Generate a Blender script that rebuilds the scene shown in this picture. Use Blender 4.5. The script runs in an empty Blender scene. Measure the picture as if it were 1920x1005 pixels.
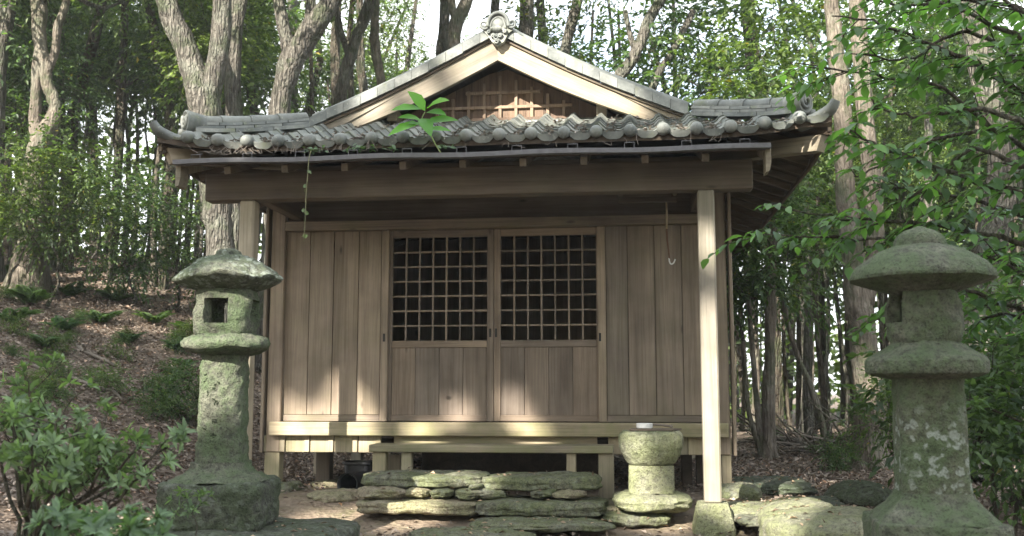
import bpy, math, random
import numpy as np
from mathutils import Vector, Matrix, noise as mnoise

random.seed(7)
RNG = np.random.default_rng(11)
S = bpy.context.scene
COL = S.collection

# ------------------------------------------------------------------ camera, sky, sun, exposure
F_PX, PITCH, YAW, ROLL = 1889.6, .1223, .117, .0004
CAM = np.array([1.216, -8.896, .87])
FW = np.array([-math.sin(YAW)*math.cos(PITCH), math.cos(YAW)*math.cos(PITCH), math.sin(PITCH)])
RT = np.array([math.cos(YAW), math.sin(YAW), 0.0])
UP = np.cross(RT, FW)
cam = bpy.data.cameras.new("camera")
cam.sensor_width = 36; cam.lens = F_PX/1920*36; cam.clip_start = .05; cam.clip_end = 1000
cam.dof.use_dof = True; cam.dof.focus_distance = 8.6; cam.dof.aperture_fstop = 2.8
camo = bpy.data.objects.new("camera", cam); COL.objects.link(camo)
camo.matrix_world = Matrix(((RT[0], UP[0], -FW[0], CAM[0]), (RT[1], UP[1], -FW[1], CAM[1]),
                            (RT[2], UP[2], -FW[2], CAM[2]), (0, 0, 0, 1)))
S.camera = camo

SUN_D = np.array([.42, 1.0, -.66]); SUN_D /= np.linalg.norm(SUN_D)      # direction the light travels
w = bpy.data.worlds.new("World"); S.world = w; w.use_nodes = True
nt = w.node_tree
sky = nt.nodes.new("ShaderNodeTexSky"); sky.sky_type = 'NISHITA'; sky.sun_disc = False
sky.sun_elevation = math.asin(-SUN_D[2]); sky.sun_rotation = math.atan2(-SUN_D[0], -SUN_D[1])
sky.dust_density = 2.0; sky.air_density = 1.0
# thin bright cloud over most of the sky
_tc = nt.nodes.new("ShaderNodeTexCoord"); _nz = nt.nodes.new("ShaderNodeTexNoise"); _nz.inputs['Scale'].default_value = 2.6; _nz.inputs['Detail'].default_value = 6
nt.links.new(_tc.outputs['Generated'], _nz.inputs['Vector'])
_rp = nt.nodes.new("ShaderNodeValToRGB"); _rp.color_ramp.elements[0].position = .28; _rp.color_ramp.elements[1].position = .52
nt.links.new(_nz.outputs['Fac'], _rp.inputs[0])
_mx = nt.nodes.new("ShaderNodeMix"); _mx.data_type = 'RGBA'; _mx.inputs[7].default_value = (4.3, 4.45, 4.6, 1)
nt.links.new(_rp.outputs[0], _mx.inputs[0]); nt.links.new(sky.outputs[0], _mx.inputs[6])
nt.links.new(_mx.outputs[2], nt.nodes["Background"].inputs[0])
nt.nodes["Background"].inputs[1].default_value = .15
sun = bpy.data.lights.new("sun", 'SUN'); sun.energy = 4.9; sun.angle = math.radians(.55); sun.color = (1, .93, .82)
suno = bpy.data.objects.new("sun", sun); COL.objects.link(suno)
suno.rotation_euler = Vector(SUN_D).to_track_quat('-Z', 'Y').to_euler(); suno.location = (-8, -16, 14)
S.view_settings.view_transform = 'Standard'; S.view_settings.look = 'None'
S.view_settings.gamma = 1; S.view_settings.use_curve_mapping = False
S.view_settings.exposure = 2.0
S.render.engine = 'CYCLES'
S.cycles.use_denoising = True
S.cycles.max_bounces = 6; S.cycles.diffuse_bounces = 3; S.cycles.glossy_bounces = 2
S.cycles.transmission_bounces = 3; S.cycles.transparent_max_bounces = 4
S.cycles.caustics_reflective = False; S.cycles.caustics_refractive = False

def P(px, py, Y):
    """photo pixel -> point on the plane y = Y"""
    r = FW + RT*(px-960)/F_PX - UP*(py-502.5)/F_PX
    return CAM + r*((Y-CAM[1])/r[1])
def PX(px, py, Y): return float(P(px, py, Y)[0])
def PZ(px, py, Y): return float(P(px, py, Y)[2])

# ------------------------------------------------------------------ object helpers
def tag(o, label=None, cat=None, group=None, kind=None):
    if label: o["label"] = label
    if cat: o["category"] = cat
    if group: o["group"] = group
    if kind: o["kind"] = kind
    return o
def root(name, label, cat, loc=(0, 0, 0), rz=0, group=None):
    o = bpy.data.objects.new(name, None); COL.objects.link(o)
    o.location = loc; o.rotation_euler = (0, 0, rz); o.empty_display_size = .1
    return tag(o, label, cat, group)
def link(name, me, parent=None, loc=None, rot=None, scale=None):
    o = bpy.data.objects.new(name, me); COL.objects.link(o)
    if parent is not None: o.parent = parent
    if loc is not None: o.location = loc
    if rot is not None: o.rotation_euler = rot
    if scale is not None: o.scale = scale
    return o

CH_V = None
class MB:
    def __init__(s): s.v = []; s.f = []
    def add(s, vs, fs):
        o = len(s.v); s.v.extend([tuple(map(float, p)) for p in vs]); s.f.extend([tuple(i+o for i in f) for f in fs]); return s
    def box(s, x0, x1, y0, y1, z0, z1, b=.004, M=None):
        """box with chamfered edges"""
        c = [(x0+x1)/2, (y0+y1)/2, (z0+z1)/2]; h = [abs(x1-x0)/2, abs(y1-y0)/2, abs(z1-z0)/2]
        b = min(b, min(h)*.45)
        vs = []; idx = {}
        for sx in (-1, 1):
            for sy in (-1, 1):
                for sz in (-1, 1):
                    for a in range(3):
                        q = [h[0]-b, h[1]-b, h[2]-b]; q[a] = h[a]
                        idx[(sx, sy, sz, a)] = len(vs)
                        vs.append((c[0]+sx*q[0], c[1]+sy*q[1], c[2]+sz*q[2]))
        fs = []
        for a in range(3):
            u, v = (a+1) % 3, (a+2) % 3
            for sg in (-1, 1):
                ring = []
                for (p, q) in ((-1, -1), (1, -1), (1, 1), (-1, 1)):
                    k = [0, 0, 0]; k[a] = sg; k[u] = p; k[v] = q; ring.append(idx[(k[0], k[1], k[2], a)])
                fs.append(ring if sg > 0 else ring[::-1])
        for a in range(3):
            u, v = (a+1) % 3, (a+2) % 3
            for su in (-1, 1):
                for sv in (-1, 1):
                    k0 = [0]*3; k1 = [0]*3; k0[a] = -1; k1[a] = 1
                    for k in (k0, k1): k[u] = su; k[v] = sv
                    q = [idx[(*k0, u)], idx[(*k1, u)], idx[(*k1, v)], idx[(*k0, v)]]
                    fs.append(q if su*sv > 0 else q[::-1])
        for sx in (-1, 1):
            for sy in (-1, 1):
                for sz in (-1, 1):
                    t = [idx[(sx, sy, sz, a)] for a in range(3)]
                    fs.append(t if sx*sy*sz > 0 else t[::-1])
        if M is not None: vs = [tuple(M @ Vector(p)) for p in vs]
        return s.add(vs, fs)
    def tube(s, pts, rad, n=8, cap=True, jit=0.0, sq=1.0):
        pts = [Vector([float(c) for c in p]) for p in pts]
        if not hasattr(rad, '__len__'): rad = [rad]*len(pts)
        vs = []; fs = []; up = None
        for i, p in enumerate(pts):
            t = (pts[min(i+1, len(pts)-1)]-pts[max(i-1, 0)]).normalized()
            if up is None:
                up = Vector((0, 0, 1)) if abs(t.z) < .9 else Vector((1, 0, 0))
            a = t.cross(up).normalized(); b = a.cross(t).normalized(); up = b
            for k in range(n):
                th = 2*math.pi*k/n; r = rad[i]*(1+jit*(random.random()-.5))
                vs.append(p+a*(math.cos(th)*r)+b*(math.sin(th)*r*sq))
        m = len(pts)
        for i in range(m-1):
            for k in range(n):
                fs.append((i*n+k, i*n+(k+1) % n, (i+1)*n+(k+1) % n, (i+1)*n+k))
        if cap:
            fs.append(tuple(range(n))[::-1]); fs.append(tuple((m-1)*n+k for k in range(n)))
        return s.add(vs, fs)
    def lathe(s, prof, n=32, pw=2.0, rough=0.0, seed=0, freq=6.0, cap=True, rim=0.0):
        """prof: (radius, z); pw > 2 squares the plan; rough displaces by noise"""
        vs = []; fs = []
        if rough:
            q = [prof[0]]
            for (r0, z0), (r1, z1) in zip(prof[:-1], prof[1:]):
                m = max(1, int(math.hypot(r1-r0, z1-z0)/.016))
                q += [(r0+(r1-r0)*i/m, z0+(z1-z0)*i/m) for i in range(1, m+1)]
            prof = q; n = int(n*1.5)
        for (r, z) in prof:
            for k in range(n):
                th = 2*math.pi*k/n; c, si = math.cos(th), math.sin(th)
                m = (abs(c)**pw+abs(si)**pw)**(-1/pw)
                q = Vector((c*m*r, si*m*r, z))
                if rough:
                    d = mnoise.noise(q*freq+Vector((seed*7.1, seed*3.3, 0)))*rough + (abs(mnoise.noise(q*freq*2.6+Vector((seed, 9, 2))))-.3)*rough*-1.0 + mnoise.noise(q*freq*6+Vector((2, 9, seed)))*rough*.35
                    e = Vector((c, si, 0)); q = q+e*d*min(1, r*8)+Vector((0, 0, d*.6))
                if rim: q.z += rim*mnoise.noise(Vector((c*1.6+seed*3, si*1.6, 1.0)))*(r/.35)**2
                vs.append(q)
        m = len(prof)
        for i in range(m-1):
            for k in range(n):
                fs.append((i*n+k, i*n+(k+1) % n, (i+1)*n+(k+1) % n, (i+1)*n+k))
        if cap:
            fs.append(tuple(range(n))[::-1]); fs.append(tuple((m-1)*n+k for k in range(n)))
        return s.add(vs, fs)
    def prism(s, poly, y0, y1):
        """polygon in x-z extruded between y0 and y1"""
        n = len(poly)
        vs = [(p[0], y0, p[1]) for p in poly]+[(p[0], y1, p[1]) for p in poly]
        fs = [tuple(range(n)), tuple(range(n, 2*n))[::-1]]+[(i, n+i, n+(i+1) % n, (i+1) % n) for i in range(n)]
        return s.add(vs, fs)
    def mesh(s, name, mat, smooth=False, ang=None):
        me = bpy.data.meshes.new(name); me.from_pydata(s.v, [], s.f); me.validate()
        if mat: me.materials.append(mat)
        if smooth:
            me.polygons.foreach_set('use_smooth', [True]*len(me.polygons))
            if ang is not None: me.set_sharp_from_angle(angle=math.radians(ang))
        return me
    def obj(s, name, mat, parent=None, smooth=False, ang=None, **k):
        import bmesh
        me = s.mesh(name, mat, smooth, ang)
        bm = bmesh.new(); bm.from_mesh(me); bmesh.ops.recalc_face_normals(bm, faces=bm.faces); bm.to_mesh(me); bm.free()
        return link(name, me, parent, **k)

def fast_mesh(name, V, Q, mat, tint=None, smooth=False):
    """numpy arrays -> mesh; Q is (n,3) or (n,4)"""
    me = bpy.data.meshes.new(name); k = Q.shape[1]
    me.vertices.add(len(V)); me.vertices.foreach_set('co', np.ascontiguousarray(V, np.float32).ravel())
    me.loops.add(Q.size); me.loops.foreach_set('vertex_index', np.ascontiguousarray(Q, np.int32).ravel())
    me.polygons.add(len(Q)); me.polygons.foreach_set('loop_start', np.arange(0, Q.size, k, dtype=np.int32))
    me.update(calc_edges=True)
    if smooth: me.polygons.foreach_set('use_smooth', np.ones(len(Q), bool))
    if tint is not None:
        a = me.attributes.new('tint', 'FLOAT', 'FACE'); a.data.foreach_set('value', np.ascontiguousarray(tint, np.float32))
    me.materials.append(mat)
    return me

# ------------------------------------------------------------------ materials
class NT:
    def __init__(s, name):
        s.m = bpy.data.materials.new(name); s.m.use_nodes = True; s.t = s.m.node_tree
        s.b = s.t.nodes["Principled BSDF"]; s.out = s.t.nodes["Material Output"]
    def n(s, ty, **k):
        x = s.t.nodes.new(ty)
        for a, v in k.items(): setattr(x, a, v)
        return x
    def l(s, a, b): s.t.links.new(a, b)
    def coord(s, scale=(1, 1, 1), rnd=True, which='Object'):
        tc = s.n("ShaderNodeTexCoord"); src = tc.outputs[which]
        if rnd:
            oi = s.n("ShaderNodeObjectInfo"); mu = s.n("ShaderNodeMath", operation='MULTIPLY'); mu.inputs[1].default_value = 37.0
            s.l(oi.outputs['Random'], mu.inputs[0]); va = s.n("ShaderNodeVectorMath", operation='ADD')
            s.l(src, va.inputs[0]); s.l(mu.outputs[0], va.inputs[1]); src = va.outputs[0]
        mp = s.n("ShaderNodeMapping"); mp.inputs['Scale'].default_value = scale; s.l(src, mp.inputs[0]); return mp.outputs[0]
    def noise(s, vec, scale, detail=4, rough=.55, dist=0):
        x = s.n("ShaderNodeTexNoise"); x.inputs['Scale'].default_value = scale; x.inputs['Detail'].default_value = detail
        x.inputs['Roughness'].default_value = rough; x.inputs['Distortion'].default_value = dist; s.l(vec, x.inputs['Vector']); return x.outputs['Fac']
    def ramp(s, fac, stops):
        r = s.n("ShaderNodeValToRGB"); e = r.color_ramp.elements
        while len(e) < len(stops): e.new(.5)
        for i, (p, c) in enumerate(stops):
            e[i].position = p; e[i].color = (*c, 1) if not isinstance(c, (int, float)) else (c, c, c, 1)
        s.l(fac, r.inputs[0]); return r.outputs[0]
    def mix(s, fac, a, b, mode='MIX'):
        x = s.n("ShaderNodeMix", data_type='RGBA', blend_type=mode)
        for i, v in ((0, fac), (6, a), (7, b)):
            if hasattr(v, 'is_output'): s.l(v, x.inputs[i])
            elif isinstance(v, (int, float)): x.inputs[i].default_value = v
            else: x.inputs[i].default_value = (*v, 1)
        return x.outputs[2]
    def math(s, op, a, b=None):
        x = s.n("ShaderNodeMath", operation=op)
        for i, v in ((0, a), (1, b)):
            if v is None: continue
            if hasattr(v, 'is_output'): s.l(v, x.inputs[i])
            else: x.inputs[i].default_value = v
        return x.outputs[0]
    def bump(s, h, strength, dist):
        x = s.n("ShaderNodeBump"); x.inputs['Strength'].default_value = strength; x.inputs['Distance'].default_value = dist
        s.l(h, x.inputs['Height']); s.l(x.outputs[0], s.b.inputs['Normal'])
    def col(s, c):
        if hasattr(c, 'is_output'): s.l(c, s.b.inputs['Base Color'])
        else: s.b.inputs['Base Color'].default_value = (*c, 1)
    def rough(s, r, spec=.3):
        if hasattr(r, 'is_output'): s.l(r, s.b.inputs['Roughness'])
        else: s.b.inputs['Roughness'].default_value = r
        s.b.inputs['Specular IOR Level'].default_value = spec

def wood(name, axis, dark, light, algae=0.0, alg_col=(.17, .19, .07), rgh=.75):
    m = NT(name); ds_ = lambda c: tuple(.76*x+.24*(.4*c[0]+.5*c[1]+.1*c[2])*1.02 for x in c); dark, light = ds_(dark), ds_(light)
    sc = [11, 11, 11]; sc['xyz'.index(axis)] = .55
    fs = [70, 70, 70]; fs['xyz'.index(axis)] = 1.6
    v = m.coord(sc); g = m.noise(v, 1.0, 6, .62, .8)
    v2 = m.coord(fs); fi = m.noise(v2, 1.0, 3, .6)
    vb = m.coord((1, 1, 1)); bl = m.noise(vb, 2.3, 4)
    c = m.ramp(g, [(.30, dark), (.68, light)])
    c = m.mix(m.ramp(fi, [(.36, 0.0), (.5, 1.0)]), m.mix(.30, c, tuple(.45*x for x in dark)), c)
    c = m.mix(.75, c, m.ramp(bl, [(.3, (.58, .57, .55)), (.7, (1.08, 1.06, 1.02))]), 'MULTIPLY')
    oi = m.n("ShaderNodeObjectInfo")
    c = m.mix(1.0, c, m.ramp(oi.outputs['Random'], [(0, (.76, .77, .79)), (.5, (1, .98, .95)), (1, (1.16, 1.12, 1.05))]), 'MULTIPLY')
    if algae:
        a = m.math('MULTIPLY', m.ramp(m.noise(m.coord((1, 1, 1)), 3.1, 5, .65), [(.42, 0.0), (.66, 1.0)]), algae)
        c = m.mix(a, c, alg_col)
    # knots
    vo = m.n("ShaderNodeTexVoronoi"); vo.inputs['Scale'].default_value = 1.0
    ks = [5, 5, 5]; ks['xyz'.index(axis)] = 1.7
    m.l(m.coord(ks), vo.inputs['Vector'])
    c = m.mix(m.ramp(vo.outputs['Distance'], [(.03, .75), (.09, 0.0)]), c, tuple(.35*x for x in dark))
    m.col(c); m.rough(rgh, .25); m.bump(m.math('ADD', m.math('MULTIPLY', g, .5), fi), .35, .003)
    return m.m

WALL_D, WALL_L = (.20, .152, .112), (.355, .280, .212)
W_WALL = wood("weathered_wall_wood", 'z', WALL_D, WALL_L, .12)
W_WALLX = wood("weathered_rail_wood", 'x', WALL_D, WALL_L, .25)
W_SILL = wood("algae_stained_wood", 'x', (.26, .215, .135), (.43, .37, .25), .55)
W_SKIRT = wood("pale_skirt_wood", 'z', (.30, .25, .16), (.47, .40, .27), .35)
W_POST = wood("pale_post_wood", 'z', (.30, .26, .20), (.46, .41, .32), .18)
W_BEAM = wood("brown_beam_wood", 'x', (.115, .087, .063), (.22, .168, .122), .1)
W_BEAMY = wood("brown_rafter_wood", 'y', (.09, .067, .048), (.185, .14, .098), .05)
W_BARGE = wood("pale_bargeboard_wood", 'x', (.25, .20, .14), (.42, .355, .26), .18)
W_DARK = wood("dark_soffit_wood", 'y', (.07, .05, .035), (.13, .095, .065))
W_PANEL = wood("gable_panel_wood", 'z', (.12, .075, .048), (.245, .155, .10))
W_DOOR = wood("door_wood", 'z', (.205, .15, .11), (.36, .278, .21), .03)
W_DOORX = wood("door_rail_wood", 'x', (.205, .15, .11), (.36, .278, .21), .03)
W_GLATT = wood("gable_lattice_wood", 'z', (.20, .135, .09), (.34, .24, .165))  # lighter than the panel wood, so light on the strips is painted in
W_LATT = wood("lattice_wood", 'z', (.22, .165, .12), (.37, .29, .22))

def tile_mat():
    m = NT("smoked_clay_tile"); v = m.coord((1, 1, 1))
    n1 = m.noise(v, 5, 5, .6); n2 = m.noise(v, 38, 3)
    c = m.ramp(n1, [(.32, (.085, .094, .09)), (.5, (.155, .165, .158)), (.70, (.25, .26, .245))])
    oi = m.n("ShaderNodeObjectInfo")
    c = m.mix(1.0, c, m.ramp(oi.outputs['Random'], [(0, (.72, .75, .74)), (1, (1.25, 1.22, 1.15))]), 'MULTIPLY')
    c = m.mix(m.math('MULTIPLY', m.ramp(m.noise(v, 3.7, 6, .7), [(.55, 0.0), (.68, 1.0)]), .5), c, (.13, .15, .055))
    c = m.mix(m.ramp(n2, [(.62, 0.0), (.72, .5)]), c, (.36, .36, .32))
    m.col(c); m.rough(m.ramp(n2, [(.3, .42), (.7, .7)]), .4); m.bump(n2, .25, .003); return m.m
TILE = tile_mat()

def stone_mat(name, lichen, base=(.15, .155, .12), light=(.27, .275, .215), moss=(.075, .115, .04), mossamt=.75, sc=1.0, lich_z=None):
    m = NT(name); v = m.coord((1, 1, 1))
    n1 = m.noise(v, 4*sc, 7, .68); n2 = m.noise(v, 26*sc, 6, .7); n3 = m.noise(v, 90*sc, 3, .6)
    c = m.ramp(n2, [(.36, tuple(.8*x for x in base)), (.64, tuple(1.12*x for x in light))])
    ms = m.ramp(m.math('ADD', n1, m.math('MULTIPLY', m.math('SUBTRACT', n2, .5), .5)), [(.40, 0.0), (.58, 1.0)])
    c = m.mix(m.math('MULTIPLY', ms, mossamt), c, m.mix(n2, moss, tuple(x*2.1 for x in moss)))
    c = m.mix(m.ramp(n3, [(.54, 0.0), (.66, .7)]), c, tuple(.35*x for x in base))
    if lichen:
        vo = m.n("ShaderNodeTexVoronoi"); vo.inputs['Scale'].default_value = 17*sc; vo.inputs['Randomness'].default_value = 1
        ds = m.n("ShaderNodeVectorMath", operation='ADD'); m.l(v, ds.inputs[0])
        nn = m.n("ShaderNodeTexNoise"); nn.inputs['Scale'].default_value = 22; m.l(v, nn.inputs['Vector'])
        sc_ = m.n("ShaderNodeVectorMath", operation='SCALE'); sc_.inputs['Scale'].default_value = .09; m.l(nn.outputs['Color'], sc_.inputs[0])
        m.l(sc_.outputs[0], ds.inputs[1]); m.l(ds.outputs[0], vo.inputs['Vector'])
        l1 = m.ramp(vo.outputs['Distance'], [(.30, 1.0), (.44, 0.0)])
        l2 = m.ramp(m.noise(v, 3.2, 4), [(.34, 0.0), (.44, 1.0)])
        a = m.math('MULTIPLY', m.math('MULTIPLY', m.math('MULTIPLY', l1, l2), lichen), m.ramp(n3, [(.34, .35), (.5, 1.0)]))
        if lich_z:
            sp = m.n("ShaderNodeSeparateXYZ"); tc = m.n("ShaderNodeTexCoord"); m.l(tc.outputs['Object'], sp.inputs[0])
            mr = m.n("ShaderNodeMapRange"); mr.inputs[1].default_value = lich_z[0]; mr.inputs[2].default_value = lich_z[1]; mr.interpolation_type = 'SMOOTHSTEP'
            m.l(sp.outputs[2], mr.inputs[0]); a = m.math('MULTIPLY', a, mr.outputs[0])
        c = m.mix(a, c, (.29, .325, .28))
    m.col(c); m.rough(.9, .2)
    m.bump(m.math('ADD', m.math('MULTIPLY', n1, .6), m.math('ADD', n2, m.math('MULTIPLY', n3, .5))), 1.0, .03); return m.m
ST_LANT = stone_mat("mossy_lantern_stone", 0.0, base=(.085, .09, .07), light=(.20, .205, .155), moss=(.056, .082, .039), mossamt=.8)
ST_LANT_ROOF = stone_mat("lichened_lantern_stone", .7, base=(.075, .08, .065), light=(.185, .19, .15), moss=(.052, .074, .037), mossamt=.65)
ST_SHAFT = stone_mat("lichen_patched_shaft_stone", 1.0, base=(.085, .09, .065), light=(.19, .195, .14), moss=(.056, .082, .039), mossamt=.8, lich_z=(.86, .70))
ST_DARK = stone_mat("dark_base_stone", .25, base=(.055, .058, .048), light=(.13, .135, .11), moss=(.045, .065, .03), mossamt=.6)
ST_ROCK = stone_mat("green_schist_rock", .2, base=(.10, .10, .075), light=(.26, .255, .19), moss=(.075, .095, .032), mossamt=.6, sc=.9)
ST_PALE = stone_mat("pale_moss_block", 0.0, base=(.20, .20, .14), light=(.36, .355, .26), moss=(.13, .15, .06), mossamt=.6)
ST_TAN = stone_mat("tan_rock", 0.0, base=(.24, .20, .14), light=(.40, .35, .26), moss=(.12, .14, .05), mossamt=.45)

def simple(name, c, r=.7, spec=.3, var=.25, bump=.2, metal=0):
    m = NT(name); n = m.noise(m.coord((1, 1, 1)), 18, 5, .6)
    m.col(m.ramp(n, [(.3, tuple(x*(1-var) for x in c)), (.7, tuple(x*(1+var) for x in c))])); m.rough(r, spec)
    m.b.inputs['Metallic'].default_value = metal; m.bump(n, bump, .002); return m.m
M_GUT = simple("weathered_gutter_metal", (.10, .098, .105), .55, .5)
M_BLACK = simple("black_plastic", (.012, .013, .015), .4, .5)
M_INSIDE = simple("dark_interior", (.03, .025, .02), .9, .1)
M_PLASTER = simple("white_flashing", (.55, .55, .54), .7)
M_WHITE = simple("white_plastic", (.75, .75, .73), .35, .5, .06)
M_IRON = simple("black_iron", (.02, .018, .016), .6, .4)
M_BAMBOO = simple("pale_bamboo", (.34, .27, .17), .55, .4)
M_ROPE = simple("frayed_rope", (.16, .09, .06), .9)
M_TWIG = simple("dry_twig", (.17, .145, .12), .85)

def bark(name, dark, light, lich=.35, crack=1.0):
    m = NT(name); v = m.coord((14, 14, 2.2)); g = m.noise(v, 1.0, 7, .68, .6)
    v1 = m.coord((1, 1, 1)); b = m.noise(v1, 2.4, 5, .6); f = m.noise(m.coord((40, 40, 9)), 1.0, 4, .65)
    wv = m.n("ShaderNodeVectorMath", operation='ADD'); m.l(m.coord((19, 19, 2.4)), wv.inputs[0])
    nn = m.n("ShaderNodeTexNoise"); nn.inputs['Scale'].default_value = 7; nn.inputs['Detail'].default_value = 4; m.l(v1, nn.inputs['Vector']); m.l(nn.outputs['Color'], wv.inputs[1])
    vo = m.n("ShaderNodeTexVoronoi", feature='DISTANCE_TO_EDGE'); vo.inputs['Scale'].default_value = 1.0; m.l(wv.outputs[0], vo.inputs['Vector'])
    cr = m.ramp(vo.outputs['Distance'], [(.0, 0.0), (.3, 1.0)])
    c = m.ramp(g, [(.32, dark), (.66, light)])
    c = m.mix(m.math('MULTIPLY', m.math('SUBTRACT', 1.0, cr), .26*crack), c, tuple(.45*x for x in dark))
    c = m.mix(m.math('MULTIPLY', m.ramp(b, [(.5, 0.0), (.6, 1.0)]), lich), c, (.25, .27, .21))
    c = m.mix(m.math('MULTIPLY', m.ramp(m.noise(v1, 3.4, 6, .65), [(.50, 0.0), (.62, 1.0)]), .6), c, (.065, .088, .04))
    c = m.mix(.7, c, m.ramp(f, [(.3, (.45, .45, .45)), (.7, (1.2, 1.2, 1.2))]), 'MULTIPLY')
    m.col(c); m.rough(.9, .15); m.bump(m.math('ADD', m.math('ADD', g, m.math('MULTIPLY', cr, crack)), m.math('MULTIPLY', f, .5)), 1.0, .05); return m.m
BARK = bark("grey_ridged_bark", (.060, .054, .046), (.25, .23, .195))
BARK_TAN = bark("tan_smooth_bark", (.095, .08, .064), (.27, .232, .188), .3, .35)
BARK_DK = bark("dark_thin_bark", (.05, .042, .033), (.15, .125, .095), .2)

def leafm(name, dark, light, trans=.35, rgh=.42, tcol=None):
    m = NT(name); at = m.n("ShaderNodeAttribute", attribute_name='tint')
    oi = m.n("ShaderNodeObjectInfo")
    c = m.ramp(at.outputs['Fac'], [(0, dark), (.7, light), (.96, tuple(min(1, x*1.5) for x in light)), (1, (light[0]*2.6, light[1]*1.5, light[2]))])
    c = m.mix(1.0, c, m.ramp(oi.outputs['Random'], [(0, (.78, .86, .92)), (.5, (1, 1, 1)), (1, (1.28, 1.12, .82))]), 'MULTIPLY')
    m.col(c); m.rough(rgh, .45)
    tr = m.n("ShaderNodeBsdfTranslucent"); mx = m.n("ShaderNodeMixShader"); mx.inputs[0].default_value = trans
    m.l(m.mix(1.0, c, tcol or (1.6, 1.9, .7), 'MULTIPLY'), tr.inputs[0]); m.l(m.b.outputs[0], mx.inputs[1]); m.l(tr.outputs[0], mx.inputs[2])
    m.l(mx.outputs[0], m.out.inputs[0]); return m.m
LEAF = leafm("evergreen_leaf", (.038, .066, .032), (.100, .150, .056), .4)
LEAF_FAR = leafm("forest_leaf", (.048, .074, .036), (.122, .168, .062), .45)
LEAF_NEAR = leafm("glossy_branch_leaf", (.040, .085, .032), (.105, .20, .065), .42, .34)
LEAF_AZ = leafm("shrub_leaf", (.062, .102, .052), (.145, .21, .102), .36, .45)
LEAF_FERN = leafm("fern_leaf", (.030, .062, .028), (.068, .128, .05), .35, .5)
LEAF_SPRIG = leafm("bright_sprig_leaf", (.075, .23, .02), (.12, .33, .03), .45, .4)
DEAD = leafm("dead_leaf", (.095, .073, .058), (.29, .232, .185), .1, .6, (1.2, 1, .8))

# ------------------------------------------------------------------ terrain
def sstep(a, b, x):
    t = np.clip((x-a)/(b-a), 0, 1); return t*t*(3-2*t)
def fnoise(x, y):
    return (np.sin(x*1.7+1.3*np.sin(y*1.1))*np.sin(y*1.9+x*.6) + .5*np.sin(x*4.3+y*2.2+1)*np.sin(y*5.1-x*1.7) + .25*np.sin(x*9.7+y*7)*np.sin(y*11.3-x*6))
def ground_h(X, Y):
    X = np.asarray(X, float); Y = np.asarray(Y, float)
    z = -.15*sstep(-.55, -1.35, Y) - .05*np.clip(-1.35-Y, 0, 12)
    s = np.clip(-2.75-X-.10*np.clip(Y, -6, 12)*sstep(0, 1, -Y)+.0*Y, 0, 60)
    hill = .40*s; hill = 3.6*(1-np.exp(-hill/3.6))
    z = z + hill*sstep(-7, -1, Y) + .115*np.clip(Y, 0, 13)*sstep(-1.6, -5.0, X)
    z = z + .42*sstep(2, 16, Y)*sstep(3.5, -2, X)
    z = z - .06*sstep(1.8, 3.5, X)*sstep(6, 2, Y)
    z = z + .05*sstep(2.5, 9, Y)*sstep(3, 8, X)*3
    amp = .022+.05*np.clip(s/3, 0, 1)
    flat = 1-.7*sstep(-2.9, -2.2, X)*sstep(2.9, 2.2, X)*sstep(-2.4, -1.2, Y)
    return z + amp*flat*fnoise(X, Y)
def gh(x, y): return float(ground_h(x, y))

def axis_pts(lo, hi, a, b, fine, coarse_n):
    L = -(np.geomspace(1, 1+(a-lo), coarse_n)[::-1]-1)+a
    H = (np.geomspace(1, 1+(hi-b), coarse_n)-1)+b
    return np.unique(np.concatenate([L, np.arange(a, b, fine), H]))
gx = axis_pts(-300, 300, -14, 12, .14, 26); gy = axis_pts(-250, 300, -5, 16, .14, 26)
GX, GY = np.meshgrid(gx, gy, indexing='ij'); GZ = ground_h(GX, GY)
ii = np.arange(len(gx)*len(gy)).reshape(len(gx), len(gy))
Q = np.stack([ii[:-1, :-1], ii[1:, :-1], ii[1:, 1:], ii[:-1, 1:]], -1).reshape(-1, 4)
def ground_mat():
    m = NT("leaf_litter_soil"); tc = m.n("ShaderNodeTexCoord"); v = tc.outputs['Object']
    n1 = m.noise(v, 26, 6, .7); n2 = m.noise(v, 1.3, 5, .6); vo = m.n("ShaderNodeTexVoronoi"); vo.inputs['Scale'].default_value = 22; m.l(v, vo.inputs['Vector'])
    lit = m.mix(.6, m.ramp(n1, [(.3, (.06, .046, .036)), (.7, (.20, .158, .125))]), m.ramp(vo.outputs['Color'], [(.2, (.07, .054, .042)), (.8, (.25, .20, .16))]))
    so = m.ramp(m.noise(v, 9, 6, .65), [(.3, (.16, .122, .09)), (.7, (.30, .242, .18))])
    so = m.mix(m.ramp(n2, [(.5, 0.0), (.62, .6)]), so, (.12, .135, .06))
    sp = m.n("ShaderNodeSeparateXYZ"); m.l(v, sp.inputs[0])
    def sm(o, a, b):
        r = m.n("ShaderNodeMapRange"); r.interpolation_type = 'SMOOTHSTEP'; r.inputs[1].default_value = a; r.inputs[2].default_value = b; m.l(o, r.inputs[0]); return r.outputs[0]
    k = m.math('MULTIPLY', m.math('MULTIPLY', sm(sp.outputs[0], -2.6, -2.0), sm(sp.outputs[0], 2.9, 2.2)), m.math('MULTIPLY', sm(sp.outputs[1], -3.0, -2.0), sm(sp.outputs[1], 1.0, .1)))
    k = m.math('MULTIPLY', k, m.ramp(n2, [(.3, .45), (.6, 1.0)]))
    m.col(m.mix(k, lit, so)); m.rough(.95, .1); m.bump(m.math('ADD', n1, vo.outputs['Distance']), .7, .03); return m.m
gme = fast_mesh("ground", np.stack([GX, GY, GZ], -1).reshape(-1, 3), Q, ground_mat(), smooth=True)
tag(link("ground", gme), "brown leaf strewn forest floor rising into a bank beside the shrine", "ground", kind="structure")

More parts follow.
